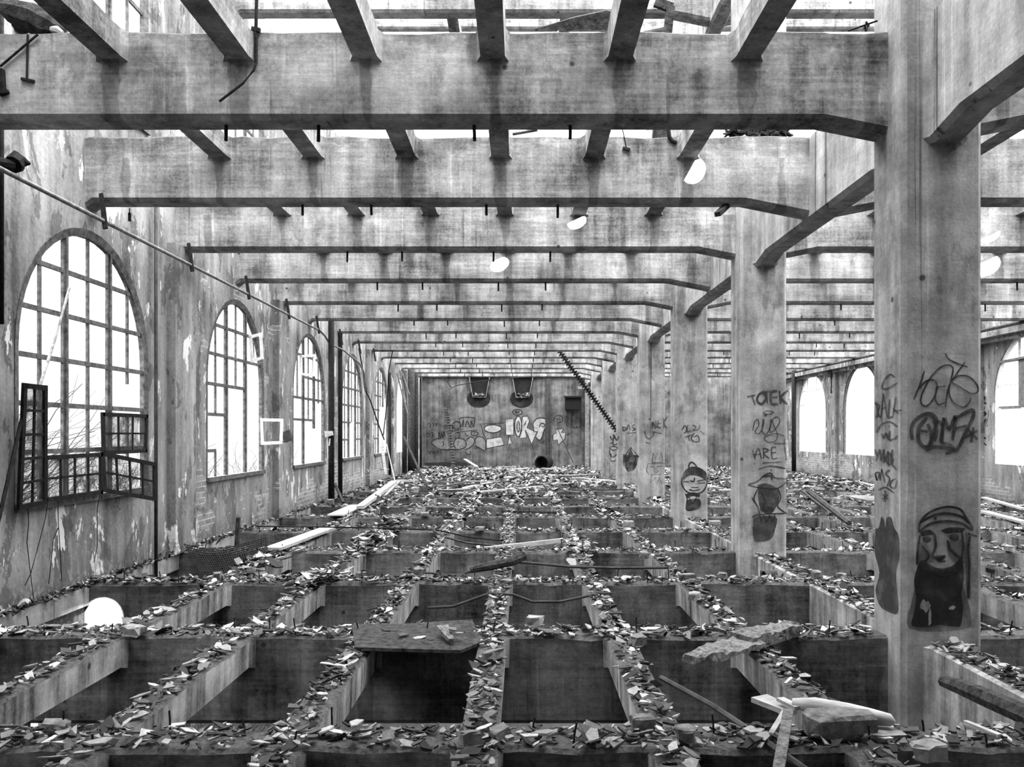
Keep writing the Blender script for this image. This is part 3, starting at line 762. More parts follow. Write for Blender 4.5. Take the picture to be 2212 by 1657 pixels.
for i in range(34):
    n = r5.randrange(7, 13); x = r5.uniform(-4.6, 10.5); y = BY(n)+r5.uniform(-1, 1); a = r5.uniform(-1.2,1.2); L = r5.uniform(.5,1.8)
    if 2.5 < x < 3.9: continue
    mb = MB(); mb.bar((x, y, .07+r5.random()*.05), (x+L*math.cos(a), y+L*math.sin(a)*.6, .06+r5.random()*.12), r5.uniform(.03,.14), .03)
    thing(mb, 'fallen_board', M['wood'] if i % 3 else M['rust'], labs if x < 3 else 'fallen board on the grid between or beyond the columns', 'board', 'fallen boards')
mb = MB(); mb.tube([P(1745,1060,17),P(1835,1130,14.5)], .05, 5); thing(mb, 'fallen_pole', M['rust'], 'dark pole slanting between the two nearest columns', 'pole')
mb = MB(); mb.tube([P(2135,1228,10.4),P(2230,1248,9.9)], .06, 6); thing(mb, 'charred_pole', M['char'], 'charred pole lying beyond the nearest column at the right edge', 'pole')
mb = MB(); mb.tube([P(1875,1036,30),P(1880,1010,30),P(1885,1004,30)][:2]+[P(1882,1003,30)], .06, 5)
# ------------------------------------------------------------------ pipes, hangers and wires on the window wall
mb = MB(); mb.tube([(-4.60,5.0,E+2.33)]+[(-4.60,y,E+2.33) for y in (9.2,11.6,14,16.4,18.0,18.9)]+[(-4.58,19.3,E+2.25),(-4.62,19.9,E+2.15),(-4.6,21.4,E+2.13),(-4.55,23.2,E+1.95),(-4.5,23.7,E+1.7),(-4.5,23.8,E+1.2)], .024, 8); thing(mb, 'wall_conduit', M['steel'], 'long grey conduit running along the window wall below the beams', 'pipe', smooth=True)
for n in range(1, 9):
    y = BY(n)-.02; mb = MB(); mb.bar((-4.66,y+.04,E+2.70), (-4.57,y-.04,E+2.24), .05, .022, up=(0,1,0))
    thing(mb, 'pipe_hanger', M['iron'], 'slanted black hanger bar on the wall conduit at the %s ceiling beam' % ORD[n], 'bracket', 'conduit hangers')
def vpipe(x, yt, yb, Y, r, mat, label, X=None):
    a, b = P(x, yt, Y), P(x, yb, Y); mb = MB(); mb.tube([a, a.lerp(b,.5), b], r, 10); return thing(mb, 'vertical_pipe', mat, label, 'pipe', smooth=True)
vpipe(337, 440, 1246, 10.75, .022, M['rust'], 'thin vertical pipe on the wall between the first and second windows')
vpipe(715.5, 688, 1087, 19.6, .07, M['iron'], 'thick dark vertical pipe after the third window')
vpipe(734, 712, 1072, 21.3, .07, M['iron'], 'dark vertical pipe behind the thick one after the third window')
vpipe(3, -20, 700, 7.65, .022, M['iron'], 'thin black vertical pipe at the left edge')
vpipe(842, 805, 1026, 29.9, .05, M['iron'], 'dark arched downpipe between the fifth and sixth windows')
vpipe(1715, 800, 1018, 34.5, .09, M['iron'], 'dark vertical pipe on the far right wall beside the bright arches')
for i, (x, t, b, Y, r) in enumerate(((874,800,1022,32.6,.10),(888,798,1018,34.4,.15),(899,800,1013,36.3,.10),(909,806,1010,38.4,.06))):
    vpipe(x, t, b, Y, r, M['char'], ['burnt post next to the sixth window','thick burnt post in the far corner','thinner burnt post in the far corner','black pipe at the edge of the end wall'][i])
for i, (a, b) in enumerate((((858,806),(880,895)),((864,800),(876,870)),((869,805),(884,852)))):
    mb = MB(); mb.bar(P(*a, 31.3 if i else 30.9), P(*b, 31.5), .05, .03); thing(mb, 'broken_lath', M['wood'], 'broken lath hanging beside the sixth window', 'lath', 'broken laths')
mb = MB(); mb.bar(P(872,943,28), P(918,1044,26.5), .07, .05); thing(mb, 'leaning_batten', M['char'], 'dark batten leaning at the far end of the window wall', 'batten')
mb = MB(); mb.bar(P(722,1042,21), P(742,1086,19.8), .06, .05); thing(mb, 'leaning_stick', M['char'], 'short dark stick leaning against the two vertical pipes', 'stick')
mb = MB(); mb.bar(P(822,935,27.5), P(833,1025,27), .1, .04); mb.bar(P(820,1014,27.2), P(840,1014,27.2), .05); thing(mb, 'white_upright', M['palewood'], 'white upright board standing by the fifth window', 'board')
mb = MB(); mb.tube([P(835,960,27),P(853,1040,25.5)], .02, 5); thing(mb, 'thin_stick', M['wood'], 'thin pale stick leaning right of the white upright board', 'stick')
mb = MB(); mb.tube([P(775,752,24),P(784,800,24),P(788,840,24),P(800,865,24.2),P(815,910,25),P(830,950,26)], .02, 5); thing(mb, 'hanging_cable', M['iron'], 'cable hanging from the conduit end past the fifth window', 'cable')
mb = MB(); mb.tube([P(851,742,26),P(840,800,26),P(837,860,26.5),P(828,940,27)], .018, 5); thing(mb, 'slack_wire', M['iron'], 'slack wire hanging near the sixth window', 'wire')
mb = MB(); mb.tube([P(842,805,31.4),P(850,800,32),P(862,800,33)], .05, 8); 
# floodlight boxes
mb = MB(); a = P(622,943,15.8); mb.bar(a+Vector((-.05,0,.1)), a+Vector((.02,0,-.09)), .16, .1, up=(0,1,0)); mb.bar(a+Vector((-.2,0,-.1)), a+Vector((0,0,-.1)), .02)
thing(mb, 'lamp_box', M['rust'], 'small dark lamp housing on the wall before the third window', 'lamp')
mb = MB(); a = P(711,940,19.5); mb.bar(a+Vector((-.09,0,.02)), a+Vector((.08,0,.05)), .16, .14, up=(0,1,0), w2=.1); mb.bar(a+Vector((0,0,-.25)), a+Vector((.02,0,-.08)), .03)
thing(mb, 'lamp_box', M['palewood'], 'small white lamp housing on the thick vertical pipe', 'lamp')
mb = MB(); mb.tube([PX(150,622,-4.72),PX(118,735,-4.7),PX(86,834,-4.64)], .014, 6); thing(mb, 'diagonal_stick', M['wood'], 'thin diagonal stick in front of the nearest window', 'stick')
mb = MB(); mb.tube([PX(47,905,-4.66),PX(0,1112,-4.6),PX(-20,1190,-4.6)], .017, 6); thing(mb, 'black_rod', M['iron'], 'black rod slanting from the nearest window to the left edge', 'rod')
for i, pts in enumerate(([(60,1090),(62,1130),(58,1170),(66,1240),(72,1290),(76,1340)],[(103,1085),(98,1120),(80,1190),(66,1240),(54,1265)],[(125,1080),(126,1130),(130,1190),(133,1255)],[(126,1140),(115,1165),(110,1220),(105,1262)],[(215,1068),(210,1100),(210,1180),(203,1215)])):
    mb = MB(); mb.tube([PX(x, y, -4.79) for x, y in pts], .0045, 4); thing(mb, 'dry_vine', M['iron'], 'thin dry vine hanging below the sill of the nearest window', 'vine', 'dry vines')
# left edge: valve, T rods, burnt bits on the first beam
mb = MB(); mb.tube([PX(-10,352,-4.7),PX(30,358,-4.6)], .055, 9); mb.tube([PX(28,356,-4.6),PX(40,346,-4.6),PX(50,350,-4.55),PX(66,354,-4.5)], [.08,.09,.05,.01], 9); mb.tube([PX(34,356,-4.6),PX(38,370,-4.6)],.05,8)
thing(mb, 'broken_valve', M['iron'], 'broken black pipe fitting sticking out at the left edge', 'pipe')
mb = MB(); mb.tube([P(60,75,6.74),P(58,170,6.74)], .009, 6); mb.bar(P(46,170,6.74), P(74,176,6.74), .02); thing(mb, 'hook_rod', M['iron'], 'thin T ended rod hanging against the first beam at the left', 'rod')
mb = MB(); mb.tube([P(0,144,6.73),P(82,74,6.73)], .010, 6); thing(mb, 'brace_rod', M['iron'], 'diagonal brace rod at the top left corner', 'rod')
mb = MB(); mb.bar(P(1,150,6.73), P(5,204,6.73), .05); mb.bar(P(0,204,6.73), P(18,197,6.73), .03); thing(mb, 'bent_bracket', M['iron'], 'black bent bracket at the left edge in front of the first beam', 'bracket')
mb = MB(); mb.tube([P(40,52,6.9),P(95,30,7.1)], .085, 10); thing(mb, 'burnt_drum', M['char'], 'black cylinder resting on top of the first beam, top left', 'cylinder')
mb = MB(); mb.tube([P(5,16,6.95),P(30,26,6.9),P(75,42,6.9),P(110,60,6.9),P(140,68,6.9)], [.05,.1,.13,.12,.03], 8); thing(mb, 'burnt_debris', M['char'], 'burnt debris heaped on the first beam at the top left corner', 'debris')
mb = MB(); mb.tube([P(90,58,6.85),P(125,66,6.85),P(135,72,6.85)], [.02,.035,.02], 7); thing(mb, 'pale_rag', M['palewood'], 'pale rag end poking from the burnt debris', 'rag')
# top edge
mb = MB(); mb.tube([P(555,-30,6.73),P(553,60,6.73),P(553,136,6.73)], .014, 6); mb.bar(P(544,62,6.73), P(562,66,6.73), .03); thing(mb, 'hanging_pipe', M['iron'], 'thin pipe hanging in front of the first beam by the second joist', 'pipe')
mb = MB(); mb.tube([P(554,134,6.73),P(548,152,6.7),P(525,180,6.66),P(474,219,6.6)], .010, 6); thing(mb, 'bent_rod', M['iron'], 'bent rod dangling over the face of the first beam', 'rod')
mb = MB(); mb.loft([[P(1155,63,6.82),P(1155,63.5,6.9),P(1156,66,6.9),P(1156,67,6.82)],[P(1240,38,6.82),P(1240,36,6.98),P(1242,66,6.98),P(1242,66,6.82)],[P(1310,23,6.82),P(1312,20,7.0),P(1314,64,7.0),P(1310,65,6.82)],[P(1327,26,6.82),P(1328,24,6.98),P(1328,56,6.98),P(1327,58,6.82)]]); thing(mb, 'charred_beam_end', M['char'], 'charred tapering timber lying on top of the first beam', 'timber')
mb = MB(); mb.bar(P(1418,300,9.3), P(1448,16,9.3), .09, .09); mb.bar(P(1415,4,9.3), P(1452,18,9.3), .05, .1); thing(mb, 'broken_post', M['char'], 'short dark post beyond the first beam at the top edge', 'post')
mb = MB(); mb.tube([P(1832,67,6.85),P(1895,45,6.85)], .008, 5); mb.tube([P(1868,62,6.85),P(1872,48,6.85),P(1876,55,6.85),P(1870,67,6.85)], .012, 5); thing(mb, 'knotted_wire', M['iron'], 'knotted wire sticking up beside the nearest column top', 'wire')
mb = MB(); mb.tube([P(1444,281,9.13),P(1446,296,9.13),P(1452,304,9.13),P(1460,308,9.13)], .022, 8); thing(mb, 'pipe_elbow', M['iron'], 'small pipe elbow hanging below the first beam', 'pipe')
mb = MB(); mb.tube([P(1345,280,9.13),P(1353,320,9.13)], .007, 5); mb.bar(P(1345,320,9.13), P(1361,324,9.13), .03); thing(mb, 'wire_hook', M['iron'], 'wire with a black clip hanging between the first and second beams', 'hook')
mb = MB(); mb.tube([P(280,450,9.3),P(280,462,9.3)], .006, 5); mb.bar(P(280,460,9.3), P(280,478,9.3), .025); thing(mb, 'chain_hook', M['iron'], 'small hook hanging from the second beam near the window wall', 'hook')
mb = MB(); mb.bar(P(1570,444,9.3), P(1550,463,9.1), .07, .05); thing(mb, 'wood_stub', M['char'], 'dark wooden stub wedged under the second beam', 'stub')
mb = MB(); r6 = random.Random(4)
for i in range(90): put(mb, r6, *(lambda p: (p.x, p.y, p.z))(P(r6.uniform(1570,1700), 289, 9.3)), r6.uniform(.02,.07), .02, .5)
o = mb.build('dirt_clump', M['char']); tag(o, 'dark clump of dirt on top of the second ceiling beam', 'dirt', None, 'stuff')
mb = MB(); mb.tube([P(1108,290,9.4),P(1160,281,9.5)], .02, 5); thing(mb, 'roof_stick', M['rust'], 'thin stick on top of the second ceiling beam', 'stick')
# coiled bars
def coil(a, b, r, turns, name, mat, label):
    a, b = Vector(a), Vector(b); t = (b-a); u = t.normalized().cross(Vector((0,1,0))).normalized(); v = Vector((0,1,0))
    mb = MB(); mb.tube([a, a.lerp(b, .33), a.lerp(b, .66), b], r*.36, 6); N = turns*10
    mb.tube([a+t*(i/N)+(u*math.cos(i*.628)+v*math.sin(i*.628))*r for i in range(N+1)], r*.22, 4)
    return thing(mb, name, mat, label, 'chain')
coil(P(1207,757,27.6), P(1345,948,27.6), .085, 36, 'chain_bar', M['iron'], 'black chain like bar slanting down to the fifth column')
coil(P(962,880,31), P(983,1032,29), .08, 26, 'coiled_bar', M['rust'], 'rusty coiled bar standing before the end wall graffiti')
mb = MB(); mb.tube([P(1218,742,27.6),P(1207,757,27.6)], .01, 4); thing(mb, 'chain_wire', M['iron'], 'thin wire holding the top of the black chain like bar', 'wire')
# ------------------------------------------------------------------ end wall fittings
def W_(x, y, d=0): return P(x, y, YF-d)
for i, cx in enumerate((1035.5, 1129)):
    t = empty('wall_hopper', W_(cx, 858)); s = .0226
    q = [W_(cx-21,816,.03),W_(cx+21,816,.03),W_(cx+14,857,.03),W_(cx-14,857,.03)]
    mb = MB(); mb.loft([q, [p+Vector((0,.05,0)) for p in q]]); mb.build('dark_mouth_plate', M['iron'], t)  # flat black plate: darkness of the open mouth put into its colour
    qq = [W_(cx-22,815,.3),W_(cx+22,815,.3),W_(cx+14,858,.12),W_(cx-14,858,.12)]
    mb = MB(); 
    for k2 in (1, 3): mb.loft([[qq[k2], qq[(k2+1)%4], q[(k2+1)%4], q[k2]], [v+Vector((.05,0,0)) for v in (qq[k2], qq[(k2+1)%4], q[(k2+1)%4], q[k2])]])
    mb.build('side_plate', M['iron'], t)
    mb = MB()
    for k2 in (1, 2, 3): mb.bar(qq[k2], qq[(k2+1)%4], .035, .03, up=(0,1,0))
    mb.build('rim', M['steel'], t)
    mb = MB(); r8 = random.Random(i)
    for k3 in range(14): put(mb, r8, qq[3].x+r8.uniform(.05,.6), YF-.15, qq[3].z+.03+r8.random()*.12, r8.uniform(.05,.1), .03, .6)
    mb.build('rubble_fill', M['brick'], t)['kind'] = 'stuff'
    tag(t, 'black tapering hopper on the end wall, %s of the two' % ('window side' if i == 0 else 'column side'), 'hopper', 'wall hoppers')
mb = MB(); a, b = W_(1220, 885), W_(1256, 857, .5); mb.box((a.x, YF-.5, a.z), (b.x, YF-.01, b.z)); mb.bar(W_(1218,857,.55), W_(1258,857,.55), .08); thing(mb, 'wall_cabinet', M['iron'], 'black box hanging on the end wall near the column row', 'cabinet')
mb = MB(); a, b = W_(1178, 1000), W_(1189, 818); mb.box((a.x, YF-.12, a.z), (b.x, YF-.005, b.z)); mb.box((a.x+.07, YF-.16, a.z), (b.x-.1, YF-.12, b.z)); thing(mb, 'steel_channel', M['rust'], 'dark steel channel running down the end wall through the graffiti', 'channel')
mb = MB(); a, b = W_(1263, 1008), W_(1271, 818); mb.box((a.x, YF-.3, a.z), (b.x, YF-.05, b.z)); mb.bar(W_(1248,838,.3), W_(1280,836,.3), .12); thing(mb, 'steel_post', M['steel'], 'grey steel post at the column end of the graffiti wall', 'post')
mb = MB(); a, b = W_(908, 814), W_(1270, 806); mb.box((a.x, YF-.2, a.z), (b.x, YF-.01, b.z)); thing(mb, 'wall_rail', M['char'], 'dark rail across the top of the graffiti wall', 'rail')
mb = MB(); mb.tube([W_(960,815,.3),W_(975,838,.3),W_(990,832,.3),W_(1060,820,.3),W_(1170,812,.3),W_(1175,809,.3)], .02, 4); thing(mb, 'loose_wire', M['iron'], 'loose wire strung across the end wall between the hoppers', 'wire')
mb = MB(); mb.tube([W_(1204,925,.4),W_(1238,1000,1.5)], .02, 4); thing(mb, 'wall_rod', M['iron'], 'thin rod leaning on the end wall by the painted star', 'rod')
# right wall services
mb = MB(); mb.tube([(XR-.2, y, E+2.54) for y in (8, 20, 30, 36)], .045, 6); mb.tube([(XR-.08, y, E+2.52) for y in (8, 20, 30, 38)], .03, 6); thing(mb, 'cable_run', M['rust'], 'dark pipes lying on the cornice of the far side wall', 'pipe')
mb = MB(); a = P(1792,815,30.8); b = P(1803,797,30.8); mb.box((a.x, 30.7, a.z), (b.x, 31.0, b.z)); mb.tube([P(1797,797,30.8),P(1795,850,30.8)], .025, 5); thing(mb, 'switch_box', M['char'], 'small dark box between the two bright arches on the far side wall', 'box')
mb = MB(); mb.tube([P(1712,812,35.2),P(1735,806,34.0),P(1752,801,33.1),P(1775,803,31.9),P(1800,790,30.7),P(1830,785,29.4)], .03, 5); thing(mb, 'sagging_cable', M['steel'], 'sagging cable above the bright arches on the far side wall', 'cable')

# ------------------------------------------------------------------ outside
r7 = random.Random(5)
def shrub(cx, cy, w, h, n, label):
    mb = MB()
    for i in range(n):
        x, y = cx+r7.uniform(-.8,.8), cy+r7.uniform(-w,w); z = -1.2; p = Vector((x,y,z)); d = Vector((r7.uniform(-.4,.4), r7.uniform(-.6,.6), 1)).normalized()
        pts = [p.copy()]
        for k2 in range(7):
            d = (d+Vector((r7.uniform(-.4,.4), r7.uniform(-.5,.5), r7.uniform(-.45,.2)))).normalized(); p = p+d*h/5*r7.uniform(.6,1.2); pts.append(p.copy())
        mb.tube(pts, [.016-.0016*k3 for k3 in range(8)], 3)
    o = mb.build('bare_shrub', M['twig'], origin=(cx, cy, -1.2)); tag(o, label, 'shrub')
shrub(-9.4, 12.0, 2.6, 3.4, 620, 'tangled bare shrub outside the nearest arched window')
shrub(-9.4, 20.5, 2.4, 2.3, 240, 'bare shrub outside the second arched window')
shrub(-9.4, 29, 2.4, 2.0, 160, 'bare shrub outside the third arched window')
# ------------------------------------------------------------------ graffiti (flat paint on the surfaces)
def smooth(pts, k=5):
    if len(pts) < 3: return pts
    out = []; q = [pts[0]]+list(pts)+[pts[-1]]
    for i in range(1, len(q)-2):
        p0, p1, p2, p3 = q[i-1], q[i], q[i+1], q[i+2]
        for s in range(k):
            t = s/k
            out.append(tuple(.5*((2*p1[a])+(-p0[a]+p2[a])*t+(2*p0[a]-5*p1[a]+4*p2[a]-p3[a])*t*t+(-p0[a]+3*p1[a]-3*p2[a]+p3[a])*t*t*t) for a in (0, 1)))
    out.append(pts[-1]); return out
LAY = [0]
def paint(parent, name, mp, strokes, w, mat, sm=True, fills=(), label=None):
    """mp maps sketch coordinates to a point on the surface and gives the outward normal"""
    mb = MB(); N = mp(0, 0)[1]
    for f in fills:
        LAY[0] += 1; off = N*(.0015+.00012*(LAY[0] % 25))
        pts = [mp(*p)[0]+off for p in (smooth(f+[f[0]], 4)[:-1] if sm else f)]
        mb.add(pts, [tuple(range(len(pts)))])
    for s in strokes:
        LAY[0] += 1; off = N*(.004+.00012*(LAY[0] % 25))
        pts = smooth(s) if sm else s
        if len(pts) < 2: continue
        L, Rr = [], []
        for i, p in enumerate(pts):
            a = pts[max(0, i-1)]; b = pts[min(len(pts)-1, i+1)]
            dx, dy = b[0]-a[0], b[1]-a[1]; d = math.hypot(dx, dy) or 1
            ww = w*1.45*(.55+.45*min(1, (i+1)/3, (len(pts)-i)/3))/2
            L.append(mp(p[0]-dy/d*ww, p[1]+dx/d*ww)[0]+off); Rr.append(mp(p[0]+dy/d*ww, p[1]-dx/d*ww)[0]+off)
        k = len(L); mb.add(L+Rr, [(i, i+1, k+i+1, k+i) for i in range(k-1)])
    o = mb.build(name, mat, parent)
    if label: o['label'] = label
    return o
def front(n, sc, ox, oy):
    Y = 6.491+BAY*n
    return lambda x, y: (P(ox+x/sc, oy+y/sc, Y), Vector((0,-1,0)))
def leftf(sc, ox, oy):
    return lambda x, y: (PX(ox+x/sc, oy+y/sc, CX0), Vector((-1,0,0)))
ell0 = lambda cx, cy, a, b, n=9: [(cx+a*math.cos(i*2*math.pi/n)*(1+.3*math.sin(i*5+cx)), cy+b*math.sin(i*2*math.pi/n)*(1+.3*math.cos(i*3+cy))) for i in range(n)]
c0 = colbase[0]; m = front(0, 2.366, 1860, 700)
paint(c0, 'graffiti_tag', m, [[(268,385),(300,310),(322,240)],[(290,335),(335,290),(375,290),(388,330),(360,395),(328,420),(305,400),(312,355),(350,280),(400,225),(440,210),(468,225),(460,280),(440,350),(430,425)],
  [(430,150),(445,178),(490,202),(545,220)],[(530,195),(490,250),(460,300)],[(455,288),(500,265),(550,270),(590,310),(595,345),(560,355),(500,320),(460,298)],[(455,300),(448,350),(470,400),(520,425),(552,400),(560,375)],[(385,320),(378,380),(395,412),(428,400)],[(385,322),(430,318)]], 6, M['ink'], label='thin looping black tag high on the column')
paint(c0, 'graffiti_tag', m, [[(300,470),(268,500),(255,550),(262,592)],[(300,470),(340,458),(372,470),(392,505)],[(335,478),(295,530),(292,590),(320,628),(352,615),(358,560),(338,510)],[(300,545),(340,550)],[(385,495),(370,560),(345,625)],[(385,495),(415,520),(408,600),(440,612)],[(412,605),(422,482),(448,540),(482,468),(465,595)],
  [(490,478),(560,440),(572,470),(530,560),(490,640),(462,642)],[(478,535),(535,520)],[(330,645),(370,628),(420,632),(470,640)],[(440,612),(472,640),(430,665)],[(528,582),(592,545)],[(540,535),(592,590)],[(572,528),(560,605)],[(365,475),(385,540),(372,600)]], 13, M['fat'], label='fat black tag with an arrow and a star')
paint(c0, 'painted_face', m, [[(292,1065),(302,1010),(350,962),(430,935),(500,945),(532,985),(562,1035),(566,1058)],[(300,1015),(370,978),(440,968),(515,985),(552,1020)],[(296,1062),(350,1022),(430,1008),(510,1018),(560,1050)],
  [(375,1075),(380,1135),(365,1185),(395,1198),(430,1182)],[(440,1105),(455,1150),(505,1195)],[(300,1080),(288,1150),(285,1230)],[(310,1135),(345,1180),(325,1215)],[(555,1085),(545,1150),(552,1230),(545,1400)],[(545,1070),(590,1085)],[(512,1050),(520,1140),(505,1230)],[(330,1258),(380,1275),(440,1280),(500,1262)],[(395,1215),(430,1212)]], 9, M['mass'])
paint(c0, 'painted_beard', m, [], 1, M['mass'], fills=[[(288,1240),(310,1205),(345,1225),(395,1248),(455,1240),(490,1215),(516,1190),(524,1300),(512,1380),(520,1450),(508,1540),(470,1545),(400,1538),(330,1548),(258,1540),(272,1470),(280,1400),(270,1310)],
  [(302,1062),(345,1050),(378,1072),(350,1078),(308,1085)],[(405,1055),(450,1040),(525,1042),(515,1062),(440,1070)],[(312,1090),(340,1085),(358,1100),(340,1118),(318,1112)],[(445,1082),(475,1072),(500,1085),(490,1105),(458,1105)],[(368,995),(376,983),(386,990),(380,1003)],[(365,1190),(398,1180),(432,1190),(398,1215)]])
paint(c0, 'face_shading', m, [], 1, M['haze'], fills=[[(292,1110),(330,1125),(360,1170),(372,1215),(330,1225),(292,1245)],[(450,1110),(515,1100),(535,1180),(520,1230),(470,1215),(440,1160)],[(300,1250),(390,1262),(480,1250),(540,1400),(560,1500),(530,1560),(250,1558),(262,1400)],[(530,1060),(560,1080),(552,1200),(560,1380),(540,1390),(530,1200)]])
paint(c0, 'paint_chips', m, [], 1, M['steel'], fills=[ell0(328,1440,22,30),ell0(350,1500,9,40),ell0(464,1450,18,10),ell0(424,1330,8,6),ell0(488,1405,7,6),ell0(305,1460,10,12)])
m = leftf(2.366, 1860, 700)
paint(c0, 'graffiti_tag', m, [[(175,272),(150,258),(122,285),(110,325),(135,330),(190,300)],[(75,400),(88,445),(80,480)],[(75,400),(96,420),(85,445),(102,480)],[(115,355),(103,480)],[(116,355),(136,480)],[(105,435),(132,425)],[(148,385),(142,475),(160,470)],[(180,375),(162,480)],[(165,430),(195,460)],
  [(165,445),(215,440)],[(80,555),(108,512),(150,500),(190,525)],[(110,560),(116,582),(132,558),(136,588)],[(150,545),(146,590),(175,585),(190,570)],[(125,520),(128,524)],[(145,520),(148,524)],
  [(75,640),(85,670),(97,640)],[(86,668),(80,700)],[(100,640),(105,700),(118,640)],[(122,640),(118,710),(140,655)],[(120,675),(140,715)],[(140,650),(145,720),(165,690),(142,652)],[(165,640),(155,700),(185,745)],
  [(75,770),(85,800),(75,765),(95,760),(92,790)],[(108,740),(98,800)],[(108,742),(124,810)],[(150,745),(128,765),(148,790),(135,830)],[(185,790),(160,800),(150,828),(175,838),(186,800)],[(90,848),(128,835),(172,865)],[(126,850),(124,910)],[(112,870),(140,895)],[(140,870),(110,895)]], 6, M['fat'], label='column of small tags on the side face')
paint(c0, 'paint_blob', m, [], 1, M['fat'], fills=[[(75,1045),(92,1040),(105,985),(118,1000),(125,1040),(132,992),(155,988),(170,1040),(192,1080),(198,1180),(180,1280),(192,1420),(185,1480),(140,1470),(98,1440),(75,1360),(95,1270),(70,1160)]], label='grey hand shaped blob of paint')
# second column
c1 = colbase[2]; m = front(2, 2.511, 1560, 560)
paint(c1, 'graffiti_tag', m, [[(135,745),(178,738)],[(160,738),(178,790)],[(200,730),(188,765),(212,785),(238,755),(222,725),(198,732)],[(212,720),(262,715)],[(238,718),(245,782)],[(298,715),(266,722),(266,782),(302,785)],[(266,750),(298,748)],[(310,712),(316,785)],[(356,712),(318,750),(354,788)]], 9, M['fat'], label='thick dark tag highest on the column')
paint(c1, 'graffiti_tag', m, [[(220,832),(248,822),(278,830),(250,842),(220,834)],[(165,930),(175,885),(192,868),(198,900),(178,935),(200,945),(222,905),(226,868)],[(222,870),(216,930),(238,950),(262,905),(266,868),(258,935),(285,925),(312,880),(298,855),(272,875),(298,950),(285,988),(245,990),(230,965),(290,945),(335,958)]], 3.5, M['ink'])
paint(c1, 'graffiti_tag', m, [[(165,1035),(178,1085)],[(175,1080),(195,1025),(212,1080)],[(165,1060),(205,1058)],[(222,1025),(225,1080)],[(222,1025),(252,1035),(225,1055),(258,1082)],[(292,1020),(268,1025),(272,1080),(298,1078)],[(270,1050),(292,1048)],[(280,1000),(345,1000)],[(335,975),(345,1090)],[(220,1105),(320,1100)],[(195,1140),(260,1122),(345,1135)],[(172,1108),(178,1112)]], 6, M['fat'], label='broad grey tag above the mask')
paint(c1, 'painted_mask', m, [[(262,1140),(268,1150)],[(140,1222),(190,1205),(225,1175),(262,1160),(285,1185),(352,1195),(325,1228),(285,1245),(205,1240),(142,1225)],[(225,1180),(262,1175),(270,1200)],[(190,1250),(172,1300),(195,1350),(205,1400)],[(300,1240),(318,1290),(300,1340),(350,1380)],[(210,1260),(232,1310),(222,1350),(240,1365),(260,1345),(272,1370)],[(160,1290),(175,1320)],[(160,1400),(200,1385),(350,1378)],[(205,1385),(210,1420),(225,1388),(240,1425),(255,1388),(270,1425),(285,1385)]], 5, M['mass'])
paint(c1, 'paint_fill', m, [], 1, M['fat'], fills=[[(192,1225),(240,1215),(300,1245),(310,1290),(292,1345),(270,1375),(235,1380),(205,1345),(195,1290)],[(170,1400),(290,1395),(285,1470),(260,1520),(180,1530),(165,1470)],[(205,1352),(250,1340),(285,1350),(262,1372),(215,1368)]])
# third column
c2 = colbase[4]; m = front(4, 3.452, 1280, 640)
paint(c2, 'graffiti_tag', m, [[(665,1000),(690,965),(705,1000),(680,1020)],[(710,960),(700,1010),(740,1000)],[(745,960),(770,975),(750,1000),(790,990),(800,960)],[(690,1050),(740,1035)],[(715,1040),(720,1080)],[(760,1020),(735,1060),(760,1085),(795,1080),(785,1040),(755,1050)],[(800,1000),(830,1030)]], 6, M['ink'])
paint(c2, 'painted_face', m, [[(668,1350),(665,1400),(700,1455),(760,1472),(815,1460),(850,1410),(856,1350)],[(715,1285),(722,1250),(740,1238),(765,1255),(778,1275)],[(725,1375),(755,1380),(760,1350)],[(780,1380),(840,1365)],[(785,1395),(838,1390)],[(720,1440),(755,1450),(800,1440)],[(735,1425),(790,1425)],[(675,1380),(720,1385)],[(690,1470),(715,1530)],[(720,1500),(745,1545),(775,1500)]], 7, M['mass'])
paint(c2, 'painted_beanie', m, [], 1, M['mass'], fills=[[(672,1340),(688,1300),(735,1272),(790,1275),(838,1305),(856,1345),(846,1375),(800,1345),(740,1335),(705,1345),(680,1370)],[(690,1480),(745,1460),(800,1478),(790,1500),(748,1490),(708,1505)],[(700,1520),(795,1510),(800,1580),(700,1600)]])
c3 = colbase[6]
paint(c3, 'graffiti_tag', m, [[(392,1000),(395,1040),(420,1065),(450,1040),(458,1010)],[(440,1010),(515,1025)],[(445,990),(448,940),(470,985),(472,930)],[(490,925),(485,975),(510,980)],[(490,950),(510,945)],[(530,910),(532,985)],[(555,900),(532,950),(556,985)],[(395,1090),(430,1100)]], 9, M['fat'])
paint(c3, 'painted_crown', m, [[(442,1240),(452,1168),(466,1215),(482,1165),(496,1215),(512,1165),(522,1240),(442,1240)],[(410,1250),(540,1245)],[(410,1255),(402,1300),(420,1330)],[(425,1270),(455,1275)],[(480,1270),(520,1265)],[(460,1300),(470,1325),(490,1300)],[(430,1330),(510,1330)],[(440,1330),(430,1400),(470,1350),(475,1410),(500,1350),(515,1400)]], 5, M['ink'], sm=False)
c4 = colbase[8]
paint(c4, 'graffiti_tag', m, [[(225,970),(230,1005),(250,985),(225,975)],[(255,1000),(268,960),(282,1000)],[(315,955),(292,975),(318,990),(295,1005)],[(255,1022),(325,1018)]], 8, M['fat'])
paint(c4, 'painted_mask', m, [[(235,1200),(285,1128),(345,1200)],[(240,1190),(255,1290),(300,1290),(325,1200)],[(250,1215),(275,1225)],[(285,1220),(310,1210)],[(270,1240),(280,1265),(292,1240)],[(255,1280),(305,1278)]], 8, M['blk'], sm=False, fills=[[(225,1172),(262,1185),(285,1130),(305,1180),(345,1190),(330,1260),(310,1300),(262,1310),(228,1260)]])
c5 = colbase[10]
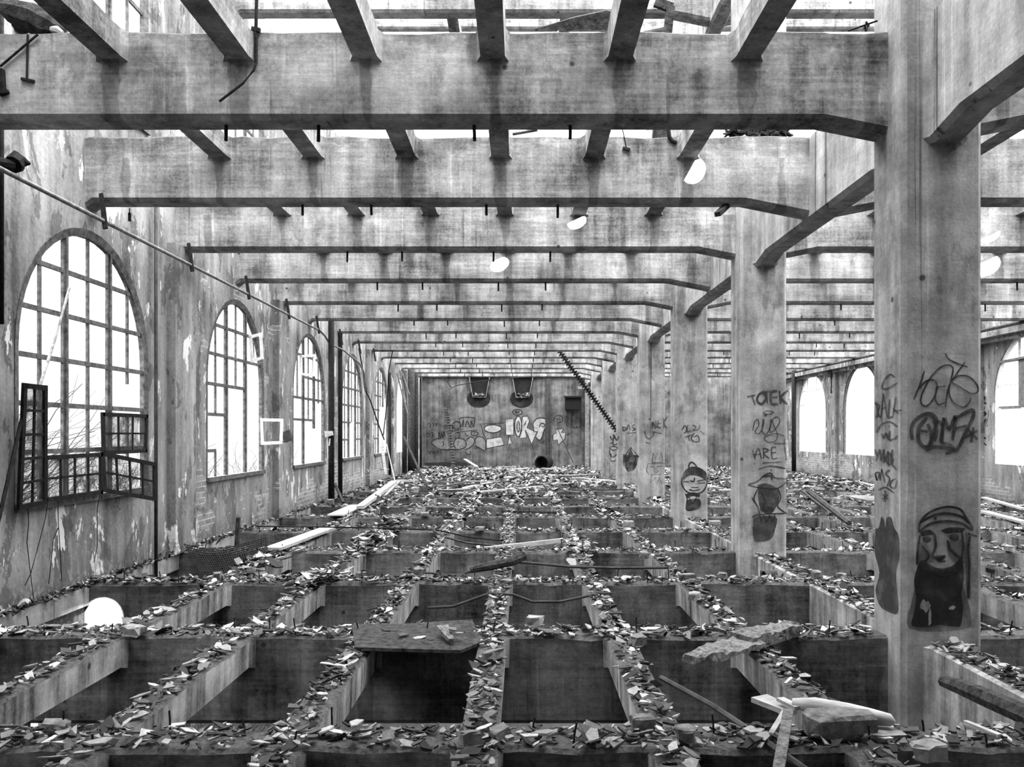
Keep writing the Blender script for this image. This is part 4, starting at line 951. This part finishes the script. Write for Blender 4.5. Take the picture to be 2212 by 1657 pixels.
paint(c5, 'painted_face', m, [[(158,1030),(156,1060),(150,1098)],[(130,1130),(128,1170),(140,1190)],[(130,1040),(145,1070),(165,1045),(150,1030)],[(165,1045),(180,1075),(195,1045)],[(128,1100),(150,1095),(158,1110),(185,1100)],[(125,1130),(150,1120),(188,1130),(155,1150),(128,1132)],[(120,980),(160,990)],[(130,1170),(150,1200),(180,1180)],[(135,1190),(140,1230),(175,1225)]], 7, M['blk'])
# end wall
wb = far; m = lambda x, y: (P(860+x/4.424, 760+y/4.424, YF), Vector((0,-1,0)))
ell = lambda cx, cy, a, b, n=14: [(cx+a*math.cos(i*2*math.pi/n), cy+b*math.sin(i*2*math.pi/n)) for i in range(n)]
L1 = [ell(905,735,82,38), ell(1148,712,34,96)]
paint(wb, 'painted_letters', m, [], 1, M['pale'], fills=L1)
L2 = [[(1025,645),(1105,640),(1105,795),(1030,795)],[(1062,795),(1090,875),(1048,882)],[(1190,620),(1240,615),(1256,660),(1232,725),(1290,752),(1325,770),(1275,880),(1215,745),(1228,820),(1160,825)],[(845,835),(985,812),(1012,890),(845,925)],
      [(1480,790),(1515,775),(1500,740),(1560,735),(1580,735),(1560,775),(1600,770),(1595,830),(1570,855),(1530,888),(1520,840),(1480,850)]]
paint(wb, 'painted_letters', m, [], 1, M['pale'], sm=False, fills=L2)
paint(wb, 'painted_letters', m, [], 1, M['pale'], fills=[[(1300,760),(1290,690),(1320,645),(1370,632),(1420,650),(1445,700),(1432,735),(1400,735),(1385,790),(1360,842),(1320,815),(1340,760)]])
paint(wb, 'letter_outlines', m, [L1[0]+[L1[0][0]], L1[1]+[L1[1][0]], ell(1148,715,12,50)+[(1160,715)], ell(1140,578,46,26)+[(1186,578)], ell(1138,576,20,8)+[(1158,576)], [(1350,720),(1365,685),(1395,690),(1400,715),(1370,712)],
  [(1300,770),(1290,690),(1320,645),(1370,632),(1420,650),(1447,700),(1430,745),(1400,740),(1360,842),(1310,812)]], 7, M['blk'])
paint(wb, 'letter_outlines', m, [f+[f[0]] for f in L2]+[[(1200,710),(1225,660),(1215,700)],[(800,690),(1010,680)],[(790,690),(815,790),(845,835)],[(835,945),(845,835)]], 6, M['blk'], sm=False)
paint(wb, 'bubble_fill', m, [], 1, M['fillg'], fills=[[(315,870),(360,835),(440,840),(520,850),(560,825),(620,830),(640,880),(600,925),(540,925),(440,935),(380,930)],[(650,850),(720,815),(730,870),(690,920),(650,930)],[(740,820),(800,815),(832,850),(838,940),(770,910),(735,870)]])
paint(wb, 'bubble_outlines', m, [[(315,870),(350,838),(400,830)],[(315,870),(350,900),(400,930),(500,935),(600,930),(650,900),(640,850),(600,828),(550,835),(530,880),(550,920)],[(575,850),(570,900)],[(650,850),(690,812),(728,835),(715,890),(670,925),(640,935)],[(740,880),(745,820),(800,815),(835,855),(832,945),(770,915),(735,925)],
  [(385,840),(390,770),(405,830),(415,770),(428,825),(435,760),(450,820)],[(450,720),(480,700),(520,710),(510,770),(455,760)],[(520,690),(560,665),(595,690),(585,730),(540,735),(520,700)],[(550,770),(760,745)],[(560,775),(590,780),(580,830)],[(640,770),(650,800),(675,800)],[(700,760),(760,770),(750,800),(700,795),(702,760)],[(720,780),(735,785)],
  [(580,640),(650,625),(740,632)],[(585,640),(600,720),(625,650),(620,720)],[(640,720),(660,660),(690,725),(700,660),(720,720),(735,640)],[(765,640),(775,660)],[(785,630),(790,655)],[(430,850),(435,890),(420,900)],[(620,740),(500,760)]], 6, M['blk'])
paint(wb, 'small_tags', m, [[(285,700),(300,680),(310,710),(290,720)],[(320,690),(340,680),(335,715)],[(350,680),(375,690),(355,700),(380,710)],[(385,680),(400,700)],[(270,790),(290,775),(300,805),(280,815)],[(310,780),(330,770),(325,810)],[(340,790),(320,820)],[(290,940),(300,975),(320,945),(335,975),(345,940)],[(360,960),(380,950),(385,970)],[(400,955),(430,975)],[(640,950),(660,980),(695,975),(690,945)],
  [(1480,660),(1510,610),(1560,615),(1570,660),(1520,680)],[(1500,640),(1560,650)],[(1640,715),(1660,735)],[(1670,720),(1690,735),(1672,715)],[(1700,735),(1705,715),(1720,735)],[(1730,715),(1745,730)],[(1600,790),(1655,785)],[(1620,765),(1640,810)],[(1610,800),(1650,770)],[(1350,850),(1375,870),(1400,850)]], 5, M['blk'])
for i, (cx, cy) in enumerate(((770,470),(1180,470))):
    paint(wb, 'soot_stain', m, [], 1, M['soot'], fills=[ell(cx, cy-20, 112, 86, 18)])
paint(wb, 'soot_stain', m, [], 1, M['fat'], sm=False, fills=[[(255,1060),(600,1050),(700,1075),(640,1100),(260,1100)]])
# big pale letter on the window wall pilaster
m = lambda x, y: (PX(x, y, XW+.0), Vector((1,0,0)))
paint(wl, 'painted_letters', m, [], 1, M['pale'], fills=[[(384,905),(396,868),(410,852),(419,870),(413,930),(404,990),(412,1060),(400,1078),(392,1040),(386,980)]])
paint(wl, 'letter_outlines', m, [[(383,885),(392,862),(408,850)],[(382,930),(386,1000),(396,1060),(408,1082),(414,1050),(412,990)],[(384,905),(395,880),(418,872)],[(386,968),(392,985),(402,985)]], 2.5, M['lblk'])
m = lambda x, y: (PX(x, y, XR-.0), Vector((-1,0,0)))
paint(bpy.data.objects['wall_right'], 'small_tags', m, [[(2123,855),(2128,860),(2124,868),(2131,872)],[(2128,880),(2121,888),(2130,893),(2122,900)],[(2130,905),(2124,915)],[(2126,925),(2122,940),(2130,948)],[(2123,955),(2131,962)]], 3, M['blk'])
EXPO = 1.15
SKY_HI, SKY_LO = 9.5, 0.5
# ------------------------------------------------------------------ light, sky, camera
w = bpy.data.worlds.new('overcast sky'); bpy.context.scene.world = w; w.use_nodes = True
nt = w.node_tree; bg = nt.nodes['Background']; bg.inputs[0].default_value = (1,1,1,1)
tc = nt.nodes.new('ShaderNodeTexCoord'); sx = nt.nodes.new('ShaderNodeSeparateXYZ'); mr = nt.nodes.new('ShaderNodeMapRange')
nt.links.new(tc.outputs['Generated'], sx.inputs[0]); nt.links.new(sx.outputs[2], mr.inputs[0])
for i, v in enumerate((.05, .85, SKY_LO, SKY_HI)): mr.inputs[i+1].default_value = v
nt.links.new(mr.outputs[0], bg.inputs[1])
def spot(name, target, direction, dist, radius, power):
    d = Vector(direction).normalized(); src = Vector(target)+d*dist
    l = bpy.data.lights.new(name, 'SPOT'); l.energy = power; l.shadow_soft_size = .01
    l.spot_size = 2*math.atan(radius/dist); l.spot_blend = .12; l.color = (1,1,1)
    o = bpy.data.objects.new(name, l); C.objects.link(o); o.location = src
    o.rotation_euler = (-d).to_track_quat('-Z', 'Y').to_euler()
SD = (.3,-1,.55)
for (x, y, Y, r) in ((1498,368,9.15,.13),(1247,479,11.55,.09),(1080,571,13.95,.11),(2139,506,11.55,.10),(2134,573,13.95,.16)):
    spot('sun_shaft', P(x, y, Y), SD if x == 1498 else (1,-1,.5), 5.5 if x == 1498 else 3.2, r, 9000)
spot('sun_shaft', P(222,1337,9.151), (.12,-1,.24), 9, .235, 26000)
cam = bpy.data.cameras.new('camera'); co = bpy.data.objects.new('camera', cam); C.objects.link(co)
co.location = (0,0,E); co.rotation_euler = (math.pi/2,0,0)
cam.sensor_fit = 'HORIZONTAL'; cam.sensor_width = 36; cam.lens = F/2212*36
cam.shift_x = -(CX-1106)/2212; cam.shift_y = (CY-828.5)/2212
cam.clip_start = .05; cam.clip_end = 400
sc = bpy.context.scene; sc.camera = co
sc.view_settings.view_transform = 'Standard'; sc.view_settings.look = 'None'; sc.view_settings.gamma = 1
sc.view_settings.use_curve_mapping = False; sc.view_settings.exposure = EXPO
sc.cycles.use_denoising = True; sc.cycles.use_adaptive_sampling = True; sc.cycles.adaptive_threshold = .05
sc.cycles.max_bounces = 8; sc.cycles.diffuse_bounces = 3; sc.cycles.transparent_max_bounces = 16
for o in bpy.data.objects:
    if '_o' in o: del o['_o']
